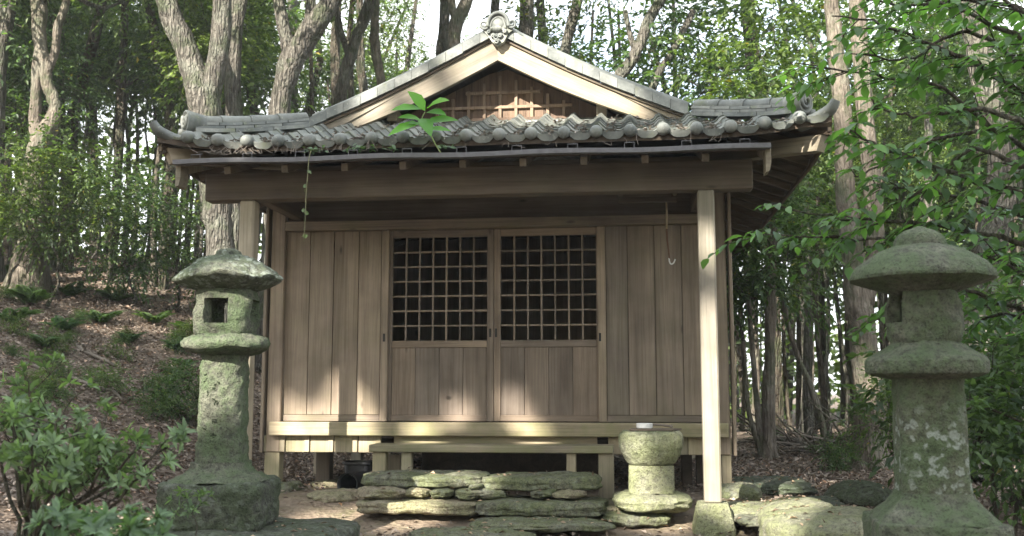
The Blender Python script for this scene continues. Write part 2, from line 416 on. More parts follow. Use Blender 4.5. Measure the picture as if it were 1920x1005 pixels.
# ------------------------------------------------------------------ leaf generators
def unit(a): return a/np.maximum(np.linalg.norm(a, axis=-1, keepdims=True), 1e-9)
def leaves_lo(p, d, nrm, L, W, fold=.25):
    """two triangles folded along the midrib"""
    d = unit(d); s = unit(np.cross(d, nrm)); n = np.cross(s, d)
    L = L[:, None]; W = W[:, None]
    base = p; tip = p+d*L-n*L*.12
    le = p+d*L*.45+s*W*.5+n*W*fold; ri = p+d*L*.45-s*W*.5+n*W*fold
    V = np.stack([base, le, tip, ri], 1).reshape(-1, 3); k = np.arange(len(p))*4
    Q = np.stack([np.stack([k, k+1, k+2], 1), np.stack([k, k+2, k+3], 1)], 1).reshape(-1, 3)
    return V, Q
def leaves_hi(p, d, nrm, L, W, fold=.16, curl=.22):
    d = unit(d); s = unit(np.cross(d, nrm)); n = np.cross(s, d); L = L[:, None]; W = W[:, None]
    def at(t, u, h=0): return p+d*L*t+s*W*u+n*(W*fold*abs(u)*2-L*curl*t*t)
    V = np.stack([at(0, 0), at(.25, .40), at(.55, .5), at(.82, .26), at(1, 0), at(.82, -.26), at(.55, -.5), at(.25, -.40), at(.25, 0), at(.55, 0), at(.82, 0)], 1).reshape(-1, 3)
    k = np.arange(len(p))*11
    fs = [(0, 1, 8), (1, 2, 9), (1, 9, 8), (2, 3, 10), (2, 10, 9), (3, 4, 10), (0, 8, 7), (7, 8, 9), (7, 9, 6), (6, 9, 10), (6, 10, 5), (5, 10, 4)]
    Q = np.stack([np.stack([k+a, k+b, k+c], 1) for a, b, c in fs], 1).reshape(-1, 3)
    return V, Q
def spray_leaves(rng, org, axis, length, n, L, wr=.45, droop=.25):
    """org (M,3), axis (M,3): n leaves set alternately along each spray"""
    M = len(org); axis = unit(axis)
    up = np.array([0, 0, 1.0]); side = unit(np.cross(axis, up)+1e-4)
    t = np.linspace(.12, 1, n)[None, :, None]
    pos = org[:, None]+axis[:, None]*length[:, None, None]*t - up*(length[:, None, None]*droop*t*t)
    sg = np.where(np.arange(n) % 2 == 0, 1.0, -1.0)[None, :, None]
    d = axis[:, None]*(.55+.5*t) + side[:, None]*sg*(1.05-.75*t) - up*.30 + rng.normal(0, .28, (M, n, 3))
    nr = up*1.0 + rng.normal(0, .38, (M, n, 3)) + 0*d
    LL = L*rng.uniform(.65, 1.15, (M, n))
    return pos.reshape(-1, 3), d.reshape(-1, 3), nr.reshape(-1, 3), LL.reshape(-1), (LL*wr*rng.uniform(.85, 1.1, (M, n))).reshape(-1)
def in_ball(rng, n):
    v = unit(rng.normal(0, 1, (n, 3))); return v*rng.uniform(0, 1, (n, 1))**(1/2.4)

def make_crown(seed, radii, nclump, nspray, nleaf, L, mat, clump_r, zc, start=(0, 0, 0), limb_r=.05, flat=.75, keep=None):
    """leaves + limbs; the origin is where the trunk ends"""
    rng = np.random.default_rng(seed); radii = np.array(radii)
    cc = in_ball(rng, nclump)*radii + np.array([0, 0, zc])
    P_, A_, Tn = [], [], []
    for c in cc:
        o = in_ball(rng, nspray)*np.array([1, 1, flat])*clump_r*rng.uniform(.65, 1.25)
        P_.append(c+o); A_.append(unit(o+rng.normal(0, .15, o.shape))+.35*unit((c-np.array([0, 0, zc-.5]))[None])+rng.normal(0, .25, o.shape)*np.array([1, 1, .5])-np.array([0, 0, .1]))
        Tn.append(np.full((nspray, nleaf), rng.uniform(-.16, .16)))
    org = np.concatenate(P_); ax = np.concatenate(A_)
    ln = rng.uniform(.5, 1.2, len(org))*L*3.6
    p, d, nr, LL, WW = spray_leaves(rng, org, ax, ln, nleaf, L)
    tint = np.clip(rng.uniform(0, .92, len(p))**1.2 + np.concatenate(Tn).reshape(-1), 0, .95); tint[rng.random(len(p)) < .006] = 1
    if keep is not None:
        k = keep(p); p, d, nr, LL, WW, tint = p[k], d[k], nr[k], LL[k], WW[k], tint[k]
    V, Qd = leaves_lo(p, d, nr, LL, WW)
    me = fast_mesh("crown", V, Qd, mat, np.repeat(tint, 2))
    mb = MB(); st = Vector(start)
    order = np.argsort(np.linalg.norm(cc, axis=1)); nodes = [(st, limb_r)]
    for i in order:
        c = Vector(cc[i])
        par, pr = min(nodes, key=lambda q: (q[0]-c).length+.25*(q[0]-st).length)
        mid = par.lerp(c, .5)+Vector(rng.normal(0, .10, 3))*(c-par).length
        r1 = max(pr*.55, .008)
        def clear(*q): return keep is None or bool(keep(np.array([tuple(v) for v in q])).all())
        if clear(par.lerp(mid, .3), par.lerp(mid, .7), mid, mid.lerp(c, .5), c):
            mb.tube([par, par.lerp(mid, .5)+Vector(rng.normal(0, .04, 3)), mid, c], [pr*.8, (pr*.8+r1)/2, r1, r1*.5], 6, cap=False)
        nodes.append((mid, r1)); nodes.append((c, r1*.6))
        for _ in range(3):
            e = c+Vector(in_ball(rng, 1)[0])*clump_r*.9
            if clear(c, c.lerp(e, .5), e): mb.tube([c, c.lerp(e, .5)+Vector(rng.normal(0, .03, 3)), e], [r1*.45, r1*.3, .003], 4, cap=False)
    return me, mb.mesh("branches", None, True)

def with_mat(me, mat):
    me = me.copy(); me.materials.clear(); me.materials.append(mat); return me

UNDER = []
for k in range(5):
    lm, bm_ = make_crown(100+k, (1.15, 1.15, 1.35), 17, 26, 8, .105, LEAF, .46, 1.0, limb_r=.03)
    bm_.materials.append(BARK_DK); UNDER.append((lm, bm_))
TALL = []
for k in range(5):
    lm, bm_ = make_crown(200+k, (2.6, 2.6, 1.9), 22, 26, 8, .12, LEAF_FAR, .6, 1.6, limb_r=.11)
    bm_.materials.append(BARK); TALL.append((lm, bm_))
SHRUB = []
for k in range(4):
    lm, bm_ = make_crown(300+k, (.62, .62, .42), 11, 24, 8, .075, LEAF, .30, .42, limb_r=.018)
    bm_.materials.append(BARK_DK); SHRUB.append((lm, bm_))

def smooth_pts(pts, rad, sub=4, wob=.0, seed=0):
    """Catmull-Rom through pts"""
    pts = [np.array(p, float) for p in pts]; out = []; ro = []; n = len(pts); rs = np.random.default_rng(seed)
    for i in range(n-1):
        p0, p1, p2, p3 = pts[max(i-1, 0)], pts[i], pts[i+1], pts[min(i+2, n-1)]
        for j in range(sub):
            t = j/sub
            out.append(.5*((2*p1)+(-p0+p2)*t+(2*p0-5*p1+4*p2-p3)*t*t+(-p0+3*p1-3*p2+p3)*t**3)+rs.normal(0, wob, 3)); ro.append(rad[i]*(1-t)+rad[i+1]*t)
    out.append(pts[-1]); ro.append(rad[-1]); return out, ro
def trunk_tube(mb, pts, rad, n=14, sub=5, seed=0, rough=.10, flare=False):
    q, r = smooth_pts(pts, rad, sub, rad[0]*.03, seed)
    v0 = len(mb.v); mb.tube(q, r, n, cap=True)
    for i in range(v0, len(mb.v)):
        k = (i-v0)//n
        if k >= len(q): break
        c = Vector(q[k]); v = Vector(mb.v[i]); e = v-c
        d = 1+rough*1.6*mnoise.noise(Vector((v.x*5+seed, v.y*5, v.z*1.8)))+rough*.6*mnoise.noise(Vector((v.x*16, v.y*16+seed, v.z*4)))
        if flare and k < sub*1.0:
            th = math.atan2(e.y, e.x); f = (1-k/(sub*1.0))**2; d *= 1+f*(.55+.35*math.sin(th*5+seed))
        mb.v[i] = tuple(c+e*d)

def tree_px(name, label, cat, Y, trunk, limbs=(), mat=BARK, crown=None, group=None, crown_dz=0, yslope=0.0, seed=0, sink=.15):
    """trunk: [(px,py,width_px)...] from the lowest seen point up, on the plane y=Y"""
    def conv(l, y0=Y):
        out = []; rad = []
        for i, (a, b, wd) in enumerate(l):
            yy = y0+yslope*i; p = P(a, b, yy); out.append(p); rad.append(.5*wd*float((p-CAM)@FW)/F_PX)
        return out, rad
    pts, rad = conv(trunk)
    b = pts[0]; g = gh(b[0], b[1])
    if b[2] > g+.05:
        m_ = b.copy(); m_[0] -= (pts[1][0]-b[0])*.4; m_[2] = g-sink; n_ = max(1, int((b[2]-g)/1.2))
        ex = [m_+(b-m_)*(i/n_) for i in range(n_)]; pts = ex+pts; rad = [rad[0]*(1.25-.25*i/n_) for i in range(n_)]+rad
    base = Vector((pts[0][0], pts[0][1], g))
    t = root(name, label, cat, base, 0, group)
    mb = MB(); off = np.array(base)
    trunk_tube(mb, [p-off for p in pts], rad, 16, 5, seed, .14, flare=True)
    tops = [(pts[-1], rad[-1])]
    for l in limbs:
        q, r = conv(l); trunk_tube(mb, [p-off for p in q], r, 12, 5, seed+3, .12); tops.append((q[-1], r[-1]))
    mb.obj("trunk", mat, t, True)
    for i, (tp, r) in enumerate(tops):
        if crown is None: break
        lm, bm_ = crown[(seed+i) % len(crown)]
        rz = random.uniform(0, 6.3); sc = .85+.3*random.random()
        o = link("crown", lm, t, tp-off+np.array([0, 0, crown_dz]), (0, 0, rz), (sc,)*3)
        link("branches", bm_, t, tp-off+np.array([0, 0, crown_dz]), (0, 0, rz), (sc,)*3)
    return t

# straight generic tree; trunk prototypes shared
def trunk_proto(seed, h, r0, r1, mat, bend=.12, n=8):
    rs = random.Random(seed); pts = []; rad = []; x = y = 0
    for i in range(6):
        t = i/5; pts.append((x, y, -.15+(h+.15)*t)); rad.append(r0*(1-t)+r1*t); x += rs.uniform(-bend, bend)*h/5; y += rs.uniform(-bend, bend)*h/5
    e = np.array(pts[-1]); k = np.linspace(0, 1, 6)[:, None]
    pts = [tuple(np.array(p)-np.array([e[0], e[1], 0])*float(kk)*.6) for p, kk in zip(pts, k)]
    mb = MB(); trunk_tube(mb, pts, rad, n, 3, seed, .12, flare=True)
    return mb.mesh("trunk", mat, True), np.array(pts[-1])
THIN = [trunk_proto(400+k, 3.4, .035, .018, [BARK_DK, BARK][k % 2], .16, 7) for k in range(6)]
MID = [trunk_proto(500+k, 5.4, .11, .06, [BARK, BARK_TAN][k % 2], .10, 10) for k in range(5)]
BIG = [trunk_proto(600+k, 7.5, .22, .13, BARK, .07, 12) for k in range(4)]
def generic(name, label, cat, x, y, tr, cr, sc, csc, group, seed, zoff=0):
    rs = random.Random(seed)
    t = root(name, label, cat, (x, y, gh(x, y)+zoff), rs.uniform(0, 6.3), group)
    me, top = tr; o = link("trunk", me, t, scale=(sc,)*3)
    if cr is not None:
        lm, bm_ = cr; q = tuple(top*sc*np.array([1, 1, .97])); rz = rs.uniform(0, 6.3)
        link("crown", lm, t, q, (0, 0, rz), (csc,)*3); link("branches", bm_, t, q, (0, 0, rz), (csc,)*3)
    return t
def shrub(label, x, y, sc, seed, group=None, name="shrub", rot=0, proto=None):
    lm, bm_ = (proto or SHRUB[seed % len(SHRUB)])
    t = root(name, label, "shrub", (x, y, gh(x, y)-.02), seed*1.7 % 6.3, group)
    link("foliage", lm, t, scale=(sc,)*3); link("stem", bm_, t, scale=(sc,)*3); return t

# ------------------------------------------------------------------ the shrine building
shrine = root("shrine_building", "small weathered timber shrine hall with grey tiled hip and gable roof", "shrine", (0, 0, 0))
def bx(name, x0, x1, y0, y1, z0, z1, mat, parent=shrine, b=.005, M=None):
    return MB().box(x0, x1, y0, y1, z0, z1, b, M).obj(name, mat, parent)

# --- posts, sill, head beams of the front wall (front plane y = 0)
Z_SILL0, Z_SILL1 = .485, .605
Z_HEAD = PZ(925, 428, 0)
for sx in (-1, 1):
    bx("corner_post", sx*1.985-.065, sx*1.985+.065, -.05, .08, .335, 2.95, W_WALL, b=.008)
    bx("corner_trim", sx*2.085-.014, sx*2.085+.014, -.075, -.045+.1, .33, 2.6, W_WALL)
bx("sill_beam", -2.0, 2.03, -.125, -.052, Z_SILL0, Z_SILL1, W_SILL, b=.008)
bx("head_beam", -1.915, 1.915, -.075, .05, Z_HEAD, Z_HEAD+.085, W_WALLX, b=.006)
bx("upper_wall_board", -1.918, 1.918, .004, .03, Z_HEAD+.086, 2.95, W_BEAM)  # dark beam wood helps paint in the shade under the porch roof
# --- shutter panels: planks in a frame, each side of the doors
wall = bx("wall_backing", -1.91, 1.91, .075, .09, 3.0, 3.02, W_DARK)
def panel(xs, stile_x, handle_x):
    z0 = .668
    pn = bx("shutter_panel", xs[0]-.004, xs[-1]+.004, .022, .034, .62, Z_HEAD-.003, W_DARK)
    for a, b in zip(xs[:-1], xs[1:]):
        dy = random.uniform(0, .004)
        bx("plank", a+.0025, b-.0025, -.004-dy, .020, z0, Z_HEAD-.002, W_WALL, pn, .004)
    bx("bottom_rail", xs[0], xs[-1], -.008, .0205, .608, z0-.002, W_WALLX, pn, .004)
    bx("stile", stile_x[0], stile_x[1], -.014, .0215, .609, Z_HEAD-.002, W_WALL, pn, .004)
    hx = PX(handle_x[0], handle_x[1], -.014); hz = PZ(handle_x[0], handle_x[1], -.014)
    bx("pull", hx-.010, hx+.010, -.017, -.0135, hz-.036, hz+.036, M_IRON, pn, .002)
XL = [PX(q, 620, 0) for q in (533, 579, 624, 671, 714)]
panel(XL, (XL[-1]+.002, PX(728, 620, 0)), (720, 633))
XR = [PX(q, 620, 0) for q in (1137, 1178, 1229, 1280, 1334)]
panel(XR, (PX(1121.5, 620, 0), XR[0]-.002), (1125, 632))
bx("end_stile", -1.905, XL[0]-.03, -.004, .02, .608, Z_HEAD-.002, W_WALL)
bx("end_stile", XR[-1]+.012, 1.905, -.004, .02, .608, Z_HEAD-.002, W_WALL)
# --- sliding lattice doors
def door(x0, x1, y, pull_px, meet):
    zt = Z_HEAD-.002; zb = .61; zl0, zl1 = PZ(925, 638, y), PZ(925, 443, y)
    sw = .06
    d = bx("door", x0, x0+sw if meet == 'r' else x0+.035, y, y+.035, zb, zt, W_DOOR, b=.004)
    bx("stile", x1-(sw if meet == 'l' else .035), x1, y, y+.035, zb, zt, W_DOOR, d, .004)
    a = x0+(sw if meet == 'r' else .035); b = x1-(sw if meet == 'l' else .035)
    bx("top_rail", a, b, y+.001, y+.034, zl1, zt, W_DOORX, d, .004)
    bx("middle_rail", a, b, y+.001, y+.034, zl0-.062, zl0, W_DOORX, d, .004)
    bx("bottom_rail", a, b, y+.001, y+.034, zb, zb+.055, W_DOORX, d, .004)
    for i in range(4):
        u0, u1 = a+(b-a)*i/4, a+(b-a)*(i+1)/4
        bx("plank", u0+.0015, u1-.0015, y+.010+random.uniform(0, .003), y+.025, zb+.055, zl0-.062, W_DOOR, d, .003)
    for i in range(1, 7):
        u = a+(b-a)*i/7
        bx("lattice_bar", u-.0085, u+.0085, y+.006, y+.024, zl0, zl1, W_LATT, d, .003)
        z = zl0+(zl1-zl0)*i/7
        bx("lattice_bar", a, b, y+.009, y+.027, z-.0085, z+.0085, W_LATT, d, .003)
    hx, hz = PX(*pull_px, y), PZ(*pull_px, y)
    bx("pull", hx-.010, hx+.010, y-.0025, y+.001, hz-.038, hz+.038, M_IRON, d, .002)
door(-.96, .002, .026, (919, 624), 'l')
door(.004, .955, .030, (930, 624), 'r')
# --- the dark room behind and the floor
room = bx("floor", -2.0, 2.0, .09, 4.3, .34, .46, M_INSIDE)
bx("back_wall", -2.0, 2.0, 4.3, 4.4, .3, 3.0, W_WALL)
for sx in (-1, 1):
    bx("side_wall", sx*2.0-.02, sx*2.0+.02, .085, 4.3, .34, 3.0, W_WALL)
    for yy in (1.4, 2.8, 4.3): bx("corner_post", sx*1.985-.06, sx*1.985+.06, yy-.06, yy+.06, -.05, .336, W_POST)
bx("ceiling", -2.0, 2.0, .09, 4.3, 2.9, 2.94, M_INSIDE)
# --- skirt boards under the sill
SK = [PX(q, 835, -.03) for q in (494, 536, 582, 627, 672, 716)]
for a, b in zip(SK[:-1], SK[1:]):
    bx("skirt_board", a+.004, b-.004, -.045, -.02, .335, Z_SILL0-.003, W_SKIRT)
    bx("batten", b-.05, b-.006, -.052, -.0455, .34, Z_SILL0-.03, W_SKIRT, b=.002)
SK = [PX(q, 835, -.03) for q in (1140, 1190, 1240, 1290, 1342, 1372)]
for a, b in zip(SK[:-1], SK[1:]):
    bx("skirt_board", a+.002, b-.002, -.045, -.02, .335, Z_SILL0-.003, W_SKIRT)
bx("skirt_board", PX(738, 835, -.04)+.002, PX(1120, 835, -.04), -.046, -.02, .40, Z_SILL0-.003, W_SILL)
# --- floor posts on stones
def fpost(px0, px1, ypx0, Y, zt=.333, d=.12, zb=None, mat=W_SKIRT):
    a, b = PX(px0, 880, Y), PX(px1, 880, Y)
    return bx("floor_post", a, b, Y, Y+d, zb if zb is not None else PZ(px0, ypx0, Y), zt, mat, b=.006)
fpost(495, 523, 914, -.04)
fpost(592, 618, 912, .55, mat=W_WALL, zb=-.05)
fpost(1278, 1298, 905, .75, mat=W_DARK, zb=-.05)
fpost(1306, 1322, 905, .75, mat=W_DARK, zb=-.05)
fpost(1354, 1372, 922, -.04)
bx("underfloor_board", PX(722, 870, .3), PX(752, 870, .3), .3, .32, -.03, .30, W_POST)
bx("underfloor_board", -.82, 1.0, .9, .93, -.05, .34, W_DARK)
# --- the wide step in front of the doors
step = bx("step_plank", PX(692, 842, -.42), PX(1150, 842, -.42), -.43, -.10, PZ(900, 849, -.42), PZ(900, 835, -.42), W_SILL, b=.006)
zst = PZ(900, 849, -.42)
for (a, b, yb) in ((698, 723, 890), (752, 771, 890), (1062, 1080, 893), (1122, 1151, 935)):
    bx("leg", PX(a, 870, -.40), PX(b, 870, -.40), -.40, -.31, max(PZ(a, yb, -.40), -.1), zst+.001, W_SKIRT, step, .006)
# --- porch: posts, beam, rafters, gutter
PORCH_Y = -1.2
PXR, PXL = 1.80, -1.815
Z_BEAM0, Z_BEAM1 = 2.392, 2.62
bx("porch_post", PXR-.062, PXR+.062, PORCH_Y-.062, PORCH_Y+.062, .062, Z_BEAM0+.002, W_POST, b=.012)
bx("porch_post", PXL-.062, PXL+.062, PORCH_Y-.062, PORCH_Y+.062, .05, Z_BEAM0+.002, W_POST, b=.012)
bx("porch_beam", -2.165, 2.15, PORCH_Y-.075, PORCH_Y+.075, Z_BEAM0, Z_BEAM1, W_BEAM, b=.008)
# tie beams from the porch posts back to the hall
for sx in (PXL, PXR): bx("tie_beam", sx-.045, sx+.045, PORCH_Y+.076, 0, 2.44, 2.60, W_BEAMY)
SL = .36                                            # pitch of the lower roof
RC = .125; RW = 2.56; EY = -1.60                    # roof centre line, half width, eave line
ZE = 2.755                                          # tile plane at the eave
def Rx(pitch): return Matrix.Rotation(pitch, 4, 'X')
ang = math.atan(.32)
for px in (428, 535, 647, 756, 868, 981, 1095, 1210, 1323):
    x = PX(px, 318, -1.62); z = 2.525
    M = Matrix.Translation((x, -1.63, z)) @ Rx(ang)
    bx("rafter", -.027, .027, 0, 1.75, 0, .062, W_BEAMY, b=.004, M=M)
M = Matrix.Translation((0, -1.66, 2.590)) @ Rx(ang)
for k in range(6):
    bx("soffit_board", -2.2, 2.2, k*.3, k*.3+.296, 0, .014, W_DARK, b=.002, M=M)  # soffit colour darkened to deepen the shade at the porch top
for x in (-2.215, 2.215):
    bx("eave_end_board", x-.018, x+.018, -.005, 1.4, -.075, .02, W_POST, b=.004, M=M)
    # small curved bracket under the end of the gutter
    MB().prism([(x-.02, 2.60), (x+.02, 2.60), (x+.02, 2.50), (x+.006, 2.44), (x-.02, 2.43)], -1.66, -1.52).obj("bracket", W_BARGE, shrine)
# gutter: folded metal trough
gu = MB(); G0, G1 = -2.225, 2.225
prof = [(-1.665, .05), (-1.665, .014), (-1.742, .010), (-1.742, .045), (-1.738, .045), (-1.738, .014), (-1.669, .018), (-1.669, .05)]
n = 24; vs = []; fs = []
for i in range(n+1):
    x = G0+(G1-G0)*i/n; zz = 2.578+.006*math.sin(i*.9)-.000*i
    vs += [(x, a, zz+b) for a, b in prof]
for i in range(n):
    for k in range(8): fs.append((i*8+k, i*8+(k+1) % 8, (i+1)*8+(k+1) % 8, (i+1)*8+k))
fs += [tuple(range(8)), tuple(n*8+k for k in range(8))[::-1]]
gutter = gu.add(vs, fs).obj("gutter", M_GUT, shrine)
for i in range(11):
    x = G0+.18+i*(G1-G0-.36)/10; z = 2.64
    m = MB(); m.tube([(x-.035, -1.735, z-.02), (x-.035, -1.735, z+.018), (x+.035, -1.735, z+.018), (x+.035, -1.735, z-.02)], .0035, 5)
    m.tube([(x, -1.735, z+.018), (x, -1.62, z+.05)], .0035, 5); m.obj("bracket", M_GUT, gutter)

# --- roof tiles of the front slope
TW = .2434; TL = .215; NT_COL = 20
X_FIRST = -2.175
def lift(x):
    u = abs(x-RC); return .10*max(0, (u-1.55)/1.0)**2.2
def tile_prof(nu=10):
    out = []
    for i in range(nu+1):
        u = -.5+i/nu*1.06
        r = math.exp(-(u/.17)**2)
        out.append((u*TW, .062*r+.010*(4*u*u)-.004))
    return out
def tile_mesh(eave=False):
    pr = tile_prof(); n = len(pr); mb = MB(); t = .020
    L0, L1 = 0, TL*1.10
    vs = []
    for (y, dz) in ((L0, .0), (L1, -.006)):
        vs += [(x, y, z+dz) for x, z in pr]
    vs += [(x, L0+.003, z-t) for x, z in pr]
    fs = []
    for i in range(n-1):
        fs.append((i, i+1, n+i+1, n+i)); fs.append((2*n+i, 2*n+i+1, i+1, i))
    mb.add(vs, fs)
    if eave:
        # hanging apron between the rolls and the round boss at the end of the roll
        vs = []; fs = []; m = 9
        for i in range(m):
            u = i/(m-1); x = TW*(.10+u*.82); top = np.interp(x if x < TW*.55 else x-TW, [p[0] for p in pr], [p[1] for p in pr])
            if x > TW*.55: top = np.interp(x-TW, [p[0] for p in pr], [p[1] for p in pr])
            dp = .020+.030*math.sin(math.pi*u)
            vs += [(x, -.012, top+.004), (x, -.012, top-dp), (x, .012, top-dp), (x, .012, top-.001)]
        for i in range(m-1):
            for k in range(4): fs.append((i*4+k, (i+1)*4+k, (i+1)*4+(k+1) % 4, i*4+(k+1) % 4))
        fs += [(0, 1, 2, 3), tuple((m-1)*4+k for k in (3, 2, 1, 0))]
        mb.add(vs, fs)
        rings = [(.001, -.062), (.022, -.059), (.037, -.049), (.046, -.033), (.049, -.012), (.046, .03)]
        nn = 14; vs = []; fs = []
        for r, y in rings:
            vs += [(r*math.cos(2*math.pi*k/nn), y, .016+r*math.sin(2*math.pi*k/nn)) for k in range(nn)]
        for i in range(len(rings)-1):
            for k in range(nn): fs.append((i*nn+k, i*nn+(k+1) % nn, (i+1)*nn+(k+1) % nn, (i+1)*nn+k))
        mb.add(vs, fs)
    return mb
tm = tile_mesh().mesh("tile", TILE, True, 50); te = tile_mesh(True).mesh("eave_tile", TILE, True, 50)
front_roof = root("front_roof", None, None); front_roof.parent = shrine
pitch = math.atan(SL)
for c in range(NT_COL):
    x = X_FIRST+c*TW
    for r in range(8):
        y = EY+r*TL*math.cos(pitch)
        dh = RW-abs(x-RC)                     # hip line in plan
        if y-EY > dh+.05: break
        if y > -.08: break
        f = max(0, 1-(y-EY)/1.2)
        z = ZE+SL*(y-EY)+lift(x)*f+.006*r*0
        tilt = math.atan((lift(x+.05)-lift(x-.05))/.1*f)
        o = link("eave_tile" if r == 0 else "tile", te if r == 0 else tm, front_roof,
                 (x+random.uniform(-.004, .004), y+random.uniform(-.006, .006), z+.012), (pitch-.05+random.uniform(-.012, .012), -tilt, random.uniform(-.012, .012)))
# roof deck below the front tiles
dk = MB(); vs = []; fs = []
N = 26
for i in range(N+1):
    x = RC-RW+2*RW*i/N
    for j, y in enumerate((EY+.02, -1.1, -.6, -.05)):
        f = max(0, 1-(y-EY)/1.2); yy = min(y, EY+max(.05, RW-abs(x-RC)+.02))
        vs.append((x, yy, ZE+SL*(yy-EY)+lift(x)*f-.012))
    for j, y in enumerate((EY+.02, -1.1, -.6, -.05)):
        f = max(0, 1-(y-EY)/1.2); yy = min(y, EY+max(.05, RW-abs(x-RC)+.02))
        vs.append((x, yy, ZE+SL*(yy-EY)+lift(x)*f-.055))
for i in range(N):
    for j in range(3):
        a = i*8+j; fs.append((a, a+8, a+9, a+1)); fs.append((a+4, a+5, a+13, a+12))
    fs.append((i*8, i*8+4, i*8+12, i*8+8))
dk.add(vs, fs).obj("roof_deck", W_DARK, shrine)

# --- side slopes and upper roof: corrugated tile sheets
def zside(u):                                         # u: distance in from the eave edge
    return ZE+SL*min(u, 1.0)+.52*max(0, u-1.0)
YB = 4.95; GY = -.47
for sx in (-1, 1):
    mb = MB(); vs = []; fs = []
    ys = np.arange(EY, YB+.01, .06); us = np.linspace(0, RW, 16)
    for i, y in enumerate(ys):
        for u in us:
            x = RC+sx*(RW-u)
            if y < GY and u > (y-EY)+.0: uu = max(0, y-EY)
            else: uu = u
            x = RC+sx*(RW-uu)
            f = max(0, 1-uu/1.2); lf = .10*max(0, ((YB+EY)/2*0+abs(y-1.7)-2.3)/1.0)**2.2*f
            vs.append((x, y, zside(uu)+lf+.022*math.sin(y/.2434*2*math.pi)))
    m = len(us)
    for i in range(len(ys)-1):
        for j in range(m-1): fs.append((i*m+j, (i+1)*m+j, (i+1)*m+j+1, i*m+j+1))
    mb.add(vs, fs).obj("side_roof", TILE, shrine, True)
    # boarded soffit under the side eave, rafters, eave board
    vs = []; fs = []
    for i, y in enumerate(np.linspace(EY+.02, YB, 24)):
        for u in (0.03, .3, .62):
            uu = min(u, max(0.03, (y-EY)))
            f = max(0, 1-uu/1.2); lf = .10*max(0, (abs(y-1.7)-2.3))**2.2*f
            vs.append((RC+sx*(RW-uu), y, zside(uu)+lf-.085))
    for i in range(23):
        for j in range(2): fs.append((i*3+j, i*3+j+1, (i+1)*3+j+1, (i+1)*3+j))
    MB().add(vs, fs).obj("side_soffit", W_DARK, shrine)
    for y in np.arange(-1.2, 4.8, .32):
        a = math.atan(SL)*sx; f = .10*max(0, (abs(y-1.7)-2.3))**2.2
        M = Matrix.Translation((RC+sx*(RW-.06), y, zside(.06)-.142+f*.8)) @ Matrix.Rotation(a if sx > 0 else a, 4, 'Y')
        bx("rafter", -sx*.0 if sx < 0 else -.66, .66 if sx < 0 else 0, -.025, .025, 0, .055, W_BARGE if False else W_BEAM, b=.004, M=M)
    vs = []
    mb = MB(); pts = []
    for y in np.linspace(EY+.05, YB, 30):
        lf = .10*max(0, (abs(y-1.7)-2.3))**2.2
        pts.append((RC+sx*(RW-.015), y, zside(0)+lf-.055))
    vs = []; fs = []
    for p in pts: vs += [(p[0]-.012, p[1], p[2]-.045), (p[0]+.012, p[1], p[2]-.045), (p[0]+.012, p[1], p[2]+.05), (p[0]-.012, p[1], p[2]+.05)]
    for i in range(len(pts)-1):
        for k in range(4): fs.append((i*4+k, i*4+(k+1) % 4, (i+1)*4+(k+1) % 4, (i+1)*4+k))
    fs += [(0, 1, 2, 3), tuple(len(vs)-4+k for k in (3, 2, 1, 0))]
    mb.add(vs, fs).obj("eave_board", W_BEAMY, shrine)

